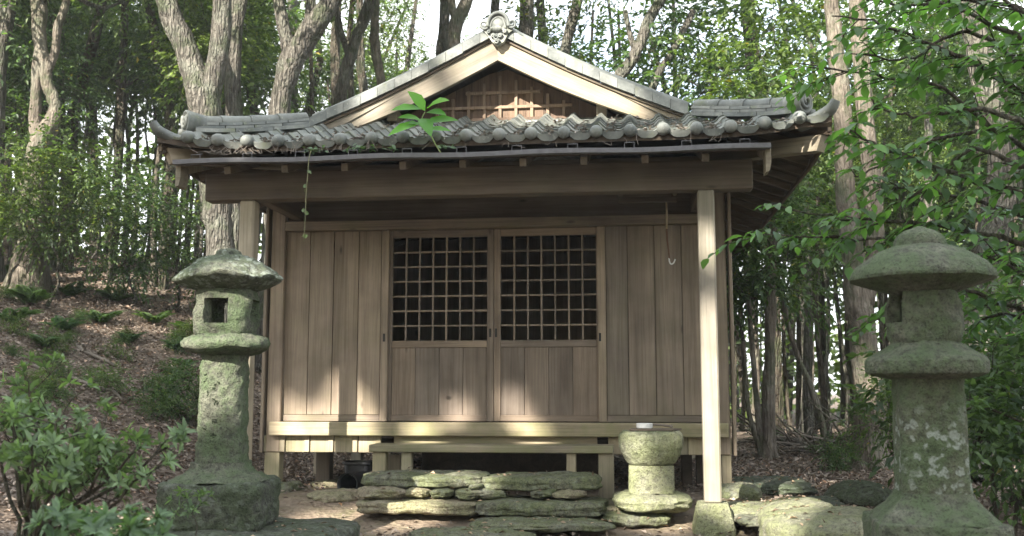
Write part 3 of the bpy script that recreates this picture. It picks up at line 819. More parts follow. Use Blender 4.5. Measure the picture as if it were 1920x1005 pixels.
# --- gable: panel with lattice, purlin ends, bargeboards, verge tiles
GPY = -.13
apex = P(934, 114, GY); AX, AZi = float(apex[0]), float(apex[2])
AZo = PZ(934, 74, GY)
def barge_line(sx, inner):
    pts = []
    ex, ez = ((1.725, PZ(1290, 226, GY)) if sx > 0 else (-1.555, PZ(592, 247, GY))) if not inner else ((1.40, PZ(1215, 228, GY)) if sx > 0 else (-1.235, PZ(655, 247, GY)))
    z0 = AZi if inner else AZo
    for i in range(13):
        t = i/12; sag = -.035*math.sin(math.pi*t)
        pts.append((AX+(ex-AX)*t, z0+(ez-z0)*t+sag))
    return pts
for sx in (-1, 1):
    o_ = barge_line(sx, False); i_ = barge_line(sx, True)
    poly = o_+i_[::-1]
    x_off = .0006*sx
    bb = MB()
    n = 13; vs = []
    for y in (GY-.025, GY+.025): vs += [(x, y, z) for x, z in o_]+[(x, y, z) for x, z in i_]
    fs = []
    for i in range(n-1):
        fs += [(i, i+1, n+i+1, n+i), (2*n+i, 3*n+i, 3*n+i+1, 2*n+i+1), (i, 2*n+i, 2*n+i+1, i+1), (n+i, n+i+1, 3*n+i+1, 3*n+i)]
    fs += [(0, n, 3*n, 2*n), (n-1, 3*n-1, 4*n-1, 2*n-1)]
    M = None
    # grain follows the board: build along local x, then rotate
    a = math.atan2(o_[-1][1]-o_[0][1], abs(o_[-1][0]-o_[0][0]))*(1 if sx > 0 else -1)
    piv = Vector((AX, GY, AZo)); R = Matrix.Rotation(-(-a), 4, 'Y')
    Ri = Matrix.Rotation(a, 4, 'Y')       # local -> undone below
    loc = [tuple(Ri.to_3x3() @ (Vector(v)-piv)) for v in vs]
    MB().add(loc, fs).obj("bargeboard", W_BARGE, shrine, loc=piv, rot=(0, -a, 0))
    # thin moulding between board and tiles
    nn = 13; vs = []
    for k, (dz0, y0) in enumerate(((.002, GY-.045), (.022, GY-.045), (.022, GY+.2), (.002, GY+.2))): vs += [(x, y0, z+dz0) for x, z in o_]
    fs = []
    for i in range(nn-1):
        for k in range(4): fs.append((k*nn+i, k*nn+i+1, ((k+1) % 4)*nn+i+1, ((k+1) % 4)*nn+i))
    MB().add(vs, fs).obj("verge_moulding", W_BEAM, shrine)
    verge = root("verge_tiles", None, None); verge.parent = shrine; verge.name = "verge"
    nt_ = 11
    for i in range(nt_):
        t0, t1 = i/nt_, (i+1)/nt_-.0018; jy = random.uniform(0, .004); jz = random.uniform(-.004, .004)
        def ol(t): return (np.interp(t, np.linspace(0, 1, 13), [q[0] for q in o_]), np.interp(t, np.linspace(0, 1, 13), [q[1] for q in o_]))
        (x0, z0), (x1, z1) = ol(min(t0, 1)), ol(min(t1, 1)+0)
        if t1 > 1: x1 += (x1-x0)*.05; z1 += (z1-z0)*.05
        up0, up1 = .030+jz, .027+jz
        h = .085
        poly = [(x0, z0+up1), (x1, z1+up0), (x1, z1+up0+h), (x0, z0+up1+h)]
        m = MB(); m.prism(poly, GY-.075-jy, GY-.050); m.prism([(x0, z0+up1+h-.022), (x1, z1+up0+h-.022), (x1, z1+up0+h), (x0, z0+up1+h)], GY-.0499, GY+.22)
        m.obj("verge_tile", TILE, verge)
    # descending cap row behind the verge
    pts = [(x, GY+.06, z+.135) for x, z in o_]
    MB().tube(pts, .045, 8).obj("verge_cap", TILE, shrine, True)
# gable panel boards
zb = PZ(930, 229, GPY)
gp = root("gable_panel", None, None); gp.parent = shrine
xs = np.arange(-1.45, 1.70, .16)
for a, b in zip(xs[:-1], xs[1:]):
    def top(x): return AZi+.05-(abs(x-AX)-.0)*.47
    MB().prism([(a+.001, zb-.05), (b-.001, zb-.05), (b-.001, max(zb-.04, top(b))), (a+.001, max(zb-.04, top(a)))], GPY, GPY+.02).obj("board", W_PANEL, gp)
sp = PX(937.6, 200, GPY-.02)-PX(908, 200, GPY-.02); xv0 = PX(937.6, 200, GPY-.02)
for k in range(-9, 10):
    x = xv0+k*sp; zt = AZi-.02-abs(x-AX)*.47
    if zt-zb < .12: continue
    MB().box(x-.014, x+.014, GPY-.026, GPY, zb+.03, zt, .003).obj("lattice_strip", W_GLATT, gp)
for py, cut in ((201.5, 0), (174, 0), (147, 0)):
    z = PZ(930, py, GPY-.02); hw = (AZi-.03-z)/.47
    if hw > .15: MB().box(AX-hw, AX+hw, GPY-.029, GPY-.001, z-.014, z+.014, .003).obj("lattice_strip", W_GLATT, gp)
MB().box(-1.42, 1.62, GPY-.04, GPY, zb-.02, zb+.03, .004).obj("bottom_rail", W_PANEL, gp)
bx("flashing", PX(770, 236, -.24), PX(1200, 234, -.24), GPY-.08, GPY-.042, zb-.075, zb-.018, M_PLASTER, b=.004)
for (px, py) in ((1128, 206), (735, 215)):
    p = P(px, py, -.36)
    bx("purlin_end", p[0]-.045, p[0]+.045, -.36, .0, p[2]-.055, p[2]+.055, W_BARGE, b=.006)
# roof boards over the gable overhang
for sx in (-1, 1):
    o_ = barge_line(sx, False)
    for j in range(2):
        a, b = (o_[0], o_[6]) if j == 0 else (o_[6], o_[12])
        MB().add([(a[0], GY+.026, a[1]-.03), (b[0], GY+.026, b[1]-.03), (b[0], .3, b[1]-.03), (a[0], .3, a[1]-.03),
                  (a[0], GY+.026, a[1]+.001), (b[0], GY+.026, b[1]+.001), (b[0], .3, b[1]+.001), (a[0], .3, a[1]+.001)],
                 [(0, 1, 2, 3), (7, 6, 5, 4), (0, 4, 5, 1), (1, 5, 6, 2), (2, 6, 7, 3), (3, 7, 4, 0)]).obj("overhang_board", W_DARK, shrine)
# main ridge running back
for k in range(14):
    y = GY-.03+k*.36
    MB().tube([(AX, y, AZo+.16), (AX, y+.37, AZo+.16)], [.082, .075], 10).obj("ridge_tile", TILE, shrine, True, 40)
bx("ridge_course", AX-.10, AX+.10, GY+.0, 4.7, AZo+.03, AZo+.15, TILE)
# --- ridge-end ornament
orn_y = GY-.10
def opt(px, py): q = P(px, py, orn_y); return float(q[0]), float(q[2])
orn = root("ridge_ornament", None, None); orn.parent = shrine
MB().prism([opt(*q) for q in ((906, 57), (912, 46), (917, 34), (926, 26), (936, 24), (946, 28), (953, 37), (957, 47), (962, 56), (953, 62), (945, 78), (933, 86), (922, 78), (914, 66))], orn_y, orn_y+.05).obj("plate", TILE, orn)
arch = [opt(*q) for q in ((914, 52), (916, 40), (921, 31), (930, 25.5), (938, 25), (947, 30), (952, 39), (954, 51))]
q, r = smooth_pts([(x, orn_y-.012, z) for x, z in arch], [.017]*len(arch), 3); MB().tube(q, r, 8).obj("arch", TILE, orn, True)
arch2 = [opt(*q) for q in ((920, 52), (922, 42), (928, 35), (935, 33), (942, 36), (946, 44), (948, 54))]
q, r = smooth_pts([(x, orn_y-.006, z) for x, z in arch2], [.010]*len(arch2), 3); MB().tube(q, r, 8).obj("arch", TILE, orn, True)
for (cx_, cy_, sg) in ((908, 47.5, -1), (960, 45, 1)):
    pts = []; rad = []
    for i in range(26):
        t = i/25; th = -math.pi*.5*sg*0+t*4.2*math.pi*.75; rr = 8.8*(1-.80*t)
        pts.append((*opt(cx_-sg*rr*math.cos(th)*1.0, cy_+rr*math.sin(th)), 0)); rad.append(.012*(1-.35*t))
    MB().tube([(p[0], orn_y-.010, p[1]) for p in pts], rad, 8).obj("scroll", TILE, orn, True)
    a, b = opt(cx_-sg*2, cy_)[0], opt(cx_, cy_)[1]
shx, shz = opt(931, 57)
for k in range(9):
    a = (k-4)/4; MB().tube([(shx+a*.012, orn_y-.03, shz+.035-abs(a)*.004), (shx+a*.048, orn_y-.034, shz+.008), (shx+a*.040, orn_y-.018, shz-.028+abs(a)*.01)], [.006, .0095, .004], 6).obj("shell_rib", TILE, orn, True)
hx, hz = opt(933, 44)
mb = MB(); mb.lathe([(.002, .030), (.045, .022), (.062, .0), (.066, -.02)], 18)
M = Matrix.Translation((hx, orn_y+.012, hz)) @ Matrix.Rotation(math.pi/2, 4, 'X')
mb.v = [tuple(M @ Vector(v)) for v in mb.v]; mb.obj("boss", TILE, orn, True)
for (px, py, r) in ((931, 71, .030), (925, 68, .018), (938, 68, .020), (932, 79, .026), (917, 61, .017), (947, 60, .018)):
    x, z = opt(px, py); mb = MB(); pts = []
    for i in range(14):
        t = i/13; th = t*9; rr = r*(1-.75*t); pts.append((x+rr*math.cos(th), orn_y-.014-.006*t, z+rr*math.sin(th)))
    mb.tube(pts, [.009]*14, 6).obj("cloud_curl", TILE, orn, True)

# --- hip ridges with scrolled end tiles and corner horns
for sx in (-1, 1):
    hip = root("hip_ridge", None, None); hip.parent = shrine
    def hp(t, up=0.0):                                 # t 0 at the gable foot, 1 at the eave corner
        u = .90*(1-t)+.02*t
        x = RC+sx*(RW-u); f = max(0, 1-u/1.2)
        return Vector((x, EY+u, ZE+SL*u+lift(RC+RW-u)*f+.035+up))
    T = .80
    for lay, (wd, z0, h) in enumerate(((.080, 0, .035), (.068, .035, .026), (.068, .061, .026))):
        n_ = 3+lay
        for i in range(n_):
            a, b = hp(T*i/n_), hp(T*(i+1)/n_-.006); m_ = hp(T*(i+.5)/n_)
            vs = []
            for p, q in ((a, b), (m_, b), (b, b)):
                d = (hp(T)-hp(0)); nrm = Vector((-d.y, d.x, 0)).normalized()
                for (s_, zz) in ((-wd, z0), (wd, z0), (wd*.95, z0+h-.003), (-wd*.95, z0+h-.003)): vs.append(p+nrm*s_+Vector((0, 0, zz)))
            fs = [(0, 1, 2, 3), (11, 10, 9, 8)]
            for i_ in range(2):
                for k in range(4): fs.append((i_*4+k, i_*4+(k+1) % 4, (i_+1)*4+(k+1) % 4, (i_+1)*4+k))
            MB().add(vs, fs).obj("ridge_course_tile", TILE, hip)
    for i in range(4):
        a, b = hp(T*i/4, .095), hp(T*(i+1)/4+.012, .095)
        MB().tube([a, hp(T*(i+.5)/4, .095), b], [.052, .054, .060], 12).obj("ridge_cap_tile", TILE, hip, True, 40)
    # scroll ornament at the lower end
    e = hp(T, .085); d = (hp(T)-hp(T-.1)).normalized(); d.z = 0; d.normalize(); nr = Vector((-d.y, d.x, 0))
    mb = MB(); n_ = 20; vs = []; fs = []
    for (al, r) in ((-.10, .070), (.0, .082), (.055, .088), (.06, .076), (.045, .062)):
        vs += [e+d*al+nr*(r*math.cos(2*math.pi*k/n_))+Vector((0, 0, r*1.05*math.sin(2*math.pi*k/n_)+.005)) for k in range(n_)]
    for i in range(4):
        for k in range(n_): fs.append((i*n_+k, i*n_+(k+1) % n_, (i+1)*n_+(k+1) % n_, (i+1)*n_+k))
    fs.append(tuple(4*n_+k for k in range(n_)))
    mb.add(vs, fs); mb.obj("end_tile", TILE, hip, True, 35)
    pts = []
    for i in range(24):
        t = i/23; th = 2.2+t*8.5; r = .061*(1-.82*t); pts.append(e+d*.056+nr*(r*math.cos(th))+Vector((0, 0, r*math.sin(th)+.005)))
    MB().tube(pts, [.015]*23+[.012], 7).obj("scroll", TILE, hip, True)
    MB().tube([e+d*.02+nr*.075*sx-Vector((0, 0, .07)), e+d*.07+nr*.075*sx-Vector((0, 0, .075))], [.036, .030], 10).obj("knob", TILE, hip, True)
    # corner horn: the up-curved corner tile
    c0 = hp(1.0, -.03); di = Vector((sx*.80, -.6, 0)).normalized()
    pts = [c0-di*.24+Vector((0, 0, -.04)), c0-di*.12+Vector((0, 0, -.025)), c0-di*.05+Vector((0, 0, .0)), c0+di*.02+Vector((0, 0, .04)), c0+di*.055+Vector((0, 0, .095))]
    q, r = smooth_pts(pts, [.075, .075, .070, .060, .046], 3)
    MB().tube(q, r, 12, sq=.62).obj("corner_tile", TILE, hip, True, 50)
    # hip rafter end under the corner
    px, py = (1548, 268) if sx > 0 else (310, 292)
    tip = Vector(P(px, py, EY+.10)); back = Vector((RC+sx*(RW-.85), EY+.85, tip.z+.09))
    dd = (back-tip).normalized(); sd = Vector((-dd.y, dd.x, 0)).normalized()
    vs = []
    for p, a in ((tip, 0), (back, 0)):
        for s_, zz in ((-.05, -.06), (.05, -.06), (.05, .055), (-.05, .055)): vs.append(p+sd*s_+Vector((0, 0, zz))+(dd*.045 if (zz < 0 and p is tip) else Vector((0, 0, 0))))
    piv = tip; L_ = (back-tip).length; rot = dd.to_track_quat('X', 'Z').to_matrix()
    vs = [tuple(rot.inverted() @ (v-piv)) for v in vs]
    MB().add(vs, [(0, 1, 2, 3), (7, 6, 5, 4), (0, 4, 5, 1), (1, 5, 6, 2), (2, 6, 7, 3), (3, 7, 4, 0)]).obj("hip_rafter", W_BARGE, shrine, loc=piv, rot=rot.to_euler())

# ------------------------------------------------------------------ stones
def rock_mesh(name, hx, hy, hz, mat, seed, pw=3.2, rough=.10, nu=60, nv=30, tilt=0.0, strata=.05):
    vs = []; fs = []
    for j in range(nv+1):
        ph = -math.pi/2+math.pi*j/nv
        for k in range(nu):
            th = 2*math.pi*k/nu
            d = Vector((math.cos(ph)*math.cos(th), math.cos(ph)*math.sin(th), math.sin(ph)))
            m = (abs(d.x)**pw+abs(d.y)**pw+abs(d.z)**pw)**(-1/pw)
            q = d*m
            nz = mnoise.noise(q*1.3+Vector((seed*3.7, seed, 1)))*1.3+mnoise.noise(q*3.1+Vector((seed, 5, 2)))*.6+mnoise.noise(q*7+Vector((seed, 1, 8)))*.25
            w3 = Vector((q.x*hx, q.y*hy, q.z*hz)); rp = max(hx, hy)
            lay = q.z*hz*30+1.6*mnoise.noise(w3*5+Vector((seed, 0, 0)))
            st = (abs(mnoise.noise(Vector((q.x*1.1+seed, q.y*1.1, lay))))*2-.5)*strata*(1-d.z*d.z)
            out = .16*mnoise.noise(Vector((math.cos(th)*1.3+seed*2.1, math.sin(th)*1.3, seed)))+.07*mnoise.noise(Vector((math.cos(th)*4, math.sin(th)*4+seed, 3)))
            e = .018*mnoise.noise(w3*14+Vector((seed, 2, 0)))+.010*abs(mnoise.noise(w3*34+Vector((seed, 2, 0))))
            s_ = 1+rough*nz+out*(rough/.06)*.6
            vs.append((q.x*hx*s_+d.x*(st*rp*.32+e), q.y*hy*s_+d.y*(st*rp*.32+e), q.z*hz*(1+rough*1.4*nz)+tilt*q.x*hx+d.z*e*.8+.012*mnoise.noise(w3*6+Vector((0, seed, 0)))))
    for j in range(nv):
        for k in range(nu):
            fs.append((j*nu+k, j*nu+(k+1) % nu, (j+1)*nu+(k+1) % nu, (j+1)*nu+k))
    return MB().add(vs, fs).mesh(name, mat, True, 42)
def rock(label, x0, x1, y0, y1, Y, depth, mat=ST_ROCK, seed=1, name="rock", cat="rock", group=None, **k):
    """pixel bounds on the front plane Y"""
    yc = Y+depth/2
    a, b = P(x0, (y0+y1)/2, Y+depth*.2), P(x1, (y0+y1)/2, Y+depth*.2); zt, zb_ = PZ((x0+x1)/2, y0, Y+depth*.35), PZ((x0+x1)/2, y1, Y+.02)
    o = link(name, rock_mesh(name, (b[0]-a[0])/2, depth/2, (zt-zb_)/2, mat, seed, **k), None, ((a[0]+b[0])/2, yc, (zt+zb_)/2))
    return tag(o, label, cat, group)
G_ST = "stones of the step pile"
rock("long upper step slab at the end near the mossy lantern with the window", 676, 908, 888, 914, -1.02, .62, seed=1, rough=.04, pw=7)
rock("thick upper step slab beside the wash basin with a slanted end", 905, 1122, 891, 921, -1.02, .60, seed=2, rough=.04, pw=6.5, tilt=.015)
rock("long low step slab with pale sunlit end in the bottom course", 672, 895, 936, 966, -1.22, .55, mat=ST_TAN, seed=3, rough=.04, pw=6)
rock("mossy low step slab below the thick upper slab", 893, 1135, 938, 970, -1.25, .55, seed=4, rough=.04, pw=7)
for i, (a, b, c, d, lab) in enumerate((
        (668, 762, 912, 938, "wedge stone packed under the left end of the long upper step slab"),
        (758, 804, 914, 934, "small flat stone packed beside the wedge stone in the step"),
        (806, 850, 915, 935, "pointed small mossy stone packed in the middle of the step"),
        (850, 942, 915, 938, "broad mossy stone packed under the joint of the upper slabs"),
        (880, 905, 908, 917, "tiny chip stone under the joint of the upper slabs"),
        (996, 1040, 918, 934, "small stone packed under the thick upper step slab"),
        (1036, 1096, 920, 937, "flat chip stone packed under the slanted slab end"))):
    rock(lab, a, b, c, d, -1.13, .34, seed=10+i, rough=.10, pw=2.8, mat=ST_TAN if i in (0, 1, 6) else ST_ROCK)
rock("broad flat mossy paving stone sunk in the ground before the step", 880, 1150, 976, 1000, -1.62, .45, seed=21, rough=.05, pw=3, name="paving_stone")
rock("dark flat paving stone littered with leaves in front of the steps", 760, 1000, 996, 1024, -1.95, .45, seed=22, rough=.05, pw=3, name="paving_stone")
rock("flat stone at the foot of the wash basin base", 1128, 1260, 958, 992, -1.25, .5, seed=23, rough=.05, pw=2.8, name="paving_stone")
rock("thin flat stone wedged under the wash basin base rock", 1185, 1262, 950, 968, -1.05, .3, seed=24, rough=.07)
rock("small pale stone wedged under the wash basin base rock", 1133, 1165, 951, 964, -1.08, .2, seed=25, mat=ST_TAN)
rock("rounded stone under the corner post by the windowed lantern", 498, 556, 904, 940, -.22, .42, seed=26, mat=ST_ROCK, pw=2.6)
rock("stone under the second floor post of the hall", 575, 640, 902, 925, .3, .6, seed=27, mat=ST_TAN, pw=2.6)
rock("low reddish earthy stone beside the black pipe", 563, 690, 921, 948, -.75, .6, seed=28, mat=ST_TAN, pw=2.4)
rock("mossy boulder under the corner post behind the porch post", 1342, 1428, 908, 962, -.35, .55, seed=29, mat=ST_ROCK, pw=3.2, rough=.07)
rock("flat mossy slab sunk in the litter behind the porch post", 1372, 1530, 902, 932, .2, 1.1, seed=30, mat=ST_DARK, pw=4, rough=.06, name="paving_stone")
rock("sunny yellowish slab between the porch post and the dark rocks", 1350, 1470, 948, 985, -1.25, .75, seed=31, mat=ST_PALE, pw=2.8, rough=.05, name="paving_stone")
rock("green mossy wedge rock right behind the porch post stone", 1380, 1490, 968, 990, -1.5, .5, seed=32, mat=ST_ROCK, pw=4)
rock("brown rock in front of the sunny slab", 1440, 1535, 970, 994, -1.6, .5, seed=33, mat=ST_TAN, pw=4)
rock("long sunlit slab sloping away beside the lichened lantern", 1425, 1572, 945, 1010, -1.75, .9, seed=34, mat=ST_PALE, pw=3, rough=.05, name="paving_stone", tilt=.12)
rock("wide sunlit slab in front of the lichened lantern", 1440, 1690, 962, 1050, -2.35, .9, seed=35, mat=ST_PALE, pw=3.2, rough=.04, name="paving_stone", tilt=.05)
rock("dark tilted rock behind the sunlit slabs", 1470, 1585, 940, 966, -.9, .7, seed=36, mat=ST_DARK, pw=4, tilt=.06)
rock("mossy mound of stone at the foot of the forked tree", 1560, 1690, 905, 975, -.3, .8, seed=37, mat=ST_DARK, pw=2.2, rough=.07)
# porch post stones: tapered blocks
for nm, xx, zt, lab in (("r", PXR, .064, "tapered square stone under the sunlit porch post"), ("l", PXL, .052, "tapered square stone under the porch post behind the windowed lantern")):
    mb = MB(); vs = []; fs = []
    lv = ((.165, -.30), (.150, -.12), (.118, zt-.03), (.108, zt))
    n_ = 32
    mb.lathe([(r, z) for r, z in lv]+[(.001, zt+.001)], n_, pw=9, rough=.008, seed=len(lab))
    o = mb.obj("post_base_stone", ST_PALE, None, True, 40, loc=(xx, PORCH_Y, 0)); tag(o, lab, "stone")

# ------------------------------------------------------------------ wash basin
bY = -1.0
def lat(px): return PX(px, 900, bY)
bc = lat(1221); sc_ = F_PX/float((np.array([bc, bY, .3])-CAM)@FW)
basin = root("wash_basin", "round mossy stone wash basin on a square pillar block and flat rock", "basin", (bc, bY, 0))
z3, z2, z1, z0 = (PZ(1221, q, bY) for q in (808, 872, 921, 957))
prof = [(.0, z2), (.20, z2), (.235, z2+.02), (.285, z2+.09), (.308, z2+.15), (.312, z2+.20), (.300, z3-.02), (.275, z3), (.22, z3-.003), (.19, z3-.05), (.12, z3-.09), (.001, z3-.10)]
k_ = 60/sc_/.312
o = MB().lathe([(max(r, .001)*k_, z) for r, z in prof], 40, 2.15, .010, 3, 5).obj("bowl", stone_mat("speckled_bowl_stone", 0, base=(.16, .165, .11), light=(.34, .34, .25), moss=(.13, .155, .06), mossamt=.5), basin, True)
r_ = 42/sc_
MB().lathe([(r_*1.0, z1-.004), (r_, z1+.01), (r_*.995, z2-.012), (r_*.985, z2+.006)], 40, 12, .004, 8, 4).obj("pillar_block", ST_PALE, basin, True, 40)
me = rock_mesh("base_rock", 69/sc_, .30, (z1-z0)/2, ST_PALE, 41, pw=3, rough=.06)
link("base_rock", me, basin, (0, 0, (z1+z0)/2))
# ladle lying on two boards across the rim
zt = z3+.006
for k, (yy, x0, x1) in enumerate(((-.10, -.16, .17), (.06, -.15, .24))):
    o = MB().box(bc+x0, bc+x1, bY+yy-.02, bY+yy+.02, zt-.002, zt+.012, .003).obj("wooden_slat", W_BEAM)
    tag(o, ["dark slat lying across the rim of the wash basin, under the ladle cup", "longer dark slat lying across the wash basin behind the ladle cup"][k], "slat")
ladle = root("ladle", "white cupped ladle with a dark bamboo handle on the wash basin", "ladle", (bc-.045, bY-.06, zt+.013))
MB().lathe([(.001, .002), (.052, .0), (.062, .008), (.064, .038), (.059, .041), (.057, .010), (.001, .008)], 24, cap=False).obj("cup", M_WHITE, ladle, True, 40)
MB().tube([(.04, 0, .032), (.12, -.01, .030), (.20, -.02, .018)], .008, 8).obj("handle", M_TWIG, ladle, True)
MB().tube([(.195, -.018, .03), (.202, -.02, .014), (.21, -.022, .02)], .010, 8).obj("handle_knob", M_TWIG, ladle, True)

# ------------------------------------------------------------------ stone lanterns
def firebox(rad, z0, z1, pw, win, seed, mat, parent):
    """hollow light chamber; win: list of (angle, half angle, zlo, zhi)"""
    n, m = 64, 22; mb = MB(); vs = []; fs = []
    def R(z): t = (z-z0)/(z1-z0); return rad*(1-.10*(2*t-1)**4-.04*(t-.5))
    for (ri, ) in ((1.0,), (.66,)):
        for j in range(m+1):
            z = z0+(z1-z0)*j/m
            for k in range(n):
                th = 2*math.pi*k/n; c, s_ = math.cos(th), math.sin(th); mm = (abs(c)**pw+abs(s_)**pw)**(-1/pw)
                q = Vector((c*mm*R(z)*ri, s_*mm*R(z)*ri, z))
                if ri == 1.0:
                    d = mnoise.noise(q*11+Vector((seed, 0, 0)))*.016+mnoise.noise(q*30+Vector((seed, 4, 0)))*.008; q += Vector((c, s_, 0))*d
                vs.append(q)
    def open_(j, k):
        z = z0+(z1-z0)*(j+.5)/m; th = 2*math.pi*(k+.5)/n
        return any(abs((th-a+math.pi) % (2*math.pi)-math.pi) < ha and lo < z < hi for a, ha, lo, hi in win)
    O = (m+1)*n
    for j in range(m):
        for k in range(n):
            a, b, c, d = j*n+k, j*n+(k+1) % n, (j+1)*n+(k+1) % n, (j+1)*n+k
            if not open_(j, k):
                fs.append((a, b, c, d)); fs.append((O+d, O+c, O+b, O+a))
                for (jj, kk, e) in ((j, (k+1) % n, (b, c)), (j, (k-1) % n, (d, a)), (j+1, k, (c, d)), (j-1, k, (a, b))):
                    if 0 <= jj < m and open_(jj, kk): fs.append((e[1], e[0], O+e[0], O+e[1]))
    mb.add(vs, fs); return mb.obj("light_chamber", mat, parent, True, 38)
# the lantern with a window, by the left porch post
LY = -2.6
lc = P(419, 985, LY)
lan = root("stone_lantern", "mossy stone lantern with a square window and broken brimmed cap", "lantern", (lc[0]-.025, LY, lc[2]), math.radians(7))
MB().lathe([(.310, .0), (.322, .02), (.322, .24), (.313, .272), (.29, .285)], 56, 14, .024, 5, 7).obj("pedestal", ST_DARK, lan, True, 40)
MB().lathe([(.285, .280), (.275, .295), (.215, .335), (.180, .370), (.172, .40)], 56, 4.5, .020, 6, 7).obj("pedestal_cap", ST_LANT, lan, True, 50)
sh = MB().lathe([(.156, .385), (.152, .44), (.148, .50)]+[(.147-.008*i/16, .50+.52*i/16) for i in range(1, 17)]+[(.137, 1.045), (.142, 1.075)], 64, 3.0, .012, 7, 16).obj("shaft", ST_LANT, lan, True, 60)
# chisel strokes of the worn inscription
rs = random.Random(3); mi = simple("carved_groove", (.028, .036, .022), .95, .1)
for col, xx in enumerate((-.075, -.012)):
    for row in range(4):
        z = .93-.105*row-.05*col
        for s_ in range(5):
            a = rs.choice((0, 0, math.pi/2, .5, -.6)); l_ = rs.uniform(.012, .022)
            x = xx+rs.uniform(-.017, .017); zz = z+rs.uniform(-.022, .022)
            yy = -(1-abs(x/.144)**3.0)**(1/3.0)*.144
            dx, dz = math.cos(a)*l_*.5, math.sin(a)*l_*.5
            MB().tube([(x-dx, yy-.0005, zz-dz), (x+dx, yy-.0005, zz+dz)], .0035, 5).obj("carved_stroke", mi, sh)
MB().lathe([(.10, 1.068), (.150, 1.075), (.225, 1.095), (.268, 1.122), (.274, 1.150), (.255, 1.180), (.205, 1.205), (.185, 1.215), (.10, 1.22)], 56, 2.2, .015, 11, 8, rim=.035).obj("platform", ST_LANT, lan, True, 55)
firebox(.196, 1.21, 1.50, 2.8, [(-math.pi/2-.10, .40, 1.275, 1.435), (-math.pi/2+math.pi/2-.05, .42, 1.275, 1.435), (math.pi/2, .4, 1.275, 1.435)], 3, ST_LANT, lan)
MB().lathe([(.12, 1.485), (.19, 1.495), (.29, 1.528), (.340, 1.552), (.348, 1.566), (.337, 1.584), (.27, 1.635), (.19, 1.685), (.12, 1.715), (.085, 1.728), (.078, 1.752), (.055, 1.772), (.02, 1.782)], 60, 2.0, .018, 15, 8, rim=.06).obj("cap", ST_LANT_ROOF, lan, True, 55)
# slab under it
a, b = P(235, 985, -2.9), P(640, 985, -2.75)
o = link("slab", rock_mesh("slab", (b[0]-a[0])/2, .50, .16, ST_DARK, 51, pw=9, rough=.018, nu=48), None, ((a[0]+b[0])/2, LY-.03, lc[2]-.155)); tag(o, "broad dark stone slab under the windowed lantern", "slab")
# the lantern with a smooth mushroom cap, by the right edge
RY = -3.9
rc = P(1738, 950, RY)
lan2 = root("stone_lantern", "mossy stone lantern with smooth mushroom cap and white lichen on its shaft", "lantern", (rc[0]+.028, RY, 0), math.radians(-4))
MB().lathe([(.272, -.02), (.282, .0), (.282, .255), (.275, .278), (.26, .285)], 56, 16, .014, 25, 7).obj("pedestal", ST_LANT, lan2, True, 40)
MB().lathe([(.266, .280), (.245, .305), (.195, .350), (.165, .385), (.158, .41)], 56, 5.0, .008, 26, 6).obj("pedestal_cap", ST_LANT, lan2, True, 50)
MB().lathe([(.156, .395), (.153, .43)]+[(.152-.008*i/12, .45+.47*i/12) for i in range(0, 13)]+[(.148, .94)], 64, 5.0, .008, 27, 14).obj("shaft", ST_SHAFT, lan2, True, 60)
MB().lathe([(.12, .925), (.16, .928), (.238, .944), (.268, .956), (.274, .968), (.274, 1.012), (.262, 1.03), (.2, 1.068), (.158, 1.096), (.145, 1.112), (.10, 1.115)], 56, 2.0, .005, 28, 9).obj("platform", ST_LANT, lan2, True, 32)
firebox(.166, 1.10, 1.36, 2.3, [(math.pi+.42, .36, 1.20, 1.345), (0.0, .42, 1.20, 1.345)], 9, ST_LANT, lan2)
MB().lathe([(.13, 1.330), (.315, 1.394), (.328, 1.400), (.331, 1.412), (.324, 1.432), (.298, 1.468), (.25, 1.503), (.19, 1.538), (.135, 1.560), (.122, 1.565), (.119, 1.590), (.104, 1.615), (.07, 1.638), (.032, 1.652), (.01, 1.662)], 60, 2.0, .005, 29, 9).obj("cap", ST_LANT, lan2, True, 32)
o = link("slab", rock_mesh("slab", .62, .55, .16, ST_ROCK, 52, pw=9, rough=.02, nu=48), None, (rc[0]+.1, RY, -.165)); tag(o, "stone slab under the mushroom capped lantern", "slab")

# ------------------------------------------------------------------ under the floor: black pipe and tub
p = P(652, 908, -.25)
pi = root("black_pipe", "black plastic pipe end lying beside the step stones", "pipe", (p[0], -.25, p[2]), math.radians(-12))
n_ = 20; vs = []; fs = []
for (r, y) in ((.085, 0), (.10, -.01), (.10, .03), (.088, .04), (.088, .55), (.075, .55), (.075, 0.01)):
    vs += [(r*math.cos(2*math.pi*k/n_), y, r*math.sin(2*math.pi*k/n_)) for k in range(n_)]
for i in range(6):
    for k in range(n_): fs.append((i*n_+k, i*n_+(k+1) % n_, (i+1)*n_+(k+1) % n_, (i+1)*n_+k))
MB().add(vs, fs).obj("tube", M_BLACK, pi, True, 40)
p = P(668, 880, .12); s_ = float((p-CAM)@FW)/F_PX
tb = root("black_tub", "black plastic tub stored under the shrine floor", "tub", (p[0], .22, -.02))
MB().lathe([(.08, 0), (.10, .0), (.125, .24), (.142, .245), (.142, .262), (.118, .262), (.09, .02), (.001, .015)], 28, 4, cap=False).obj("body", M_BLACK, tb, True, 40)

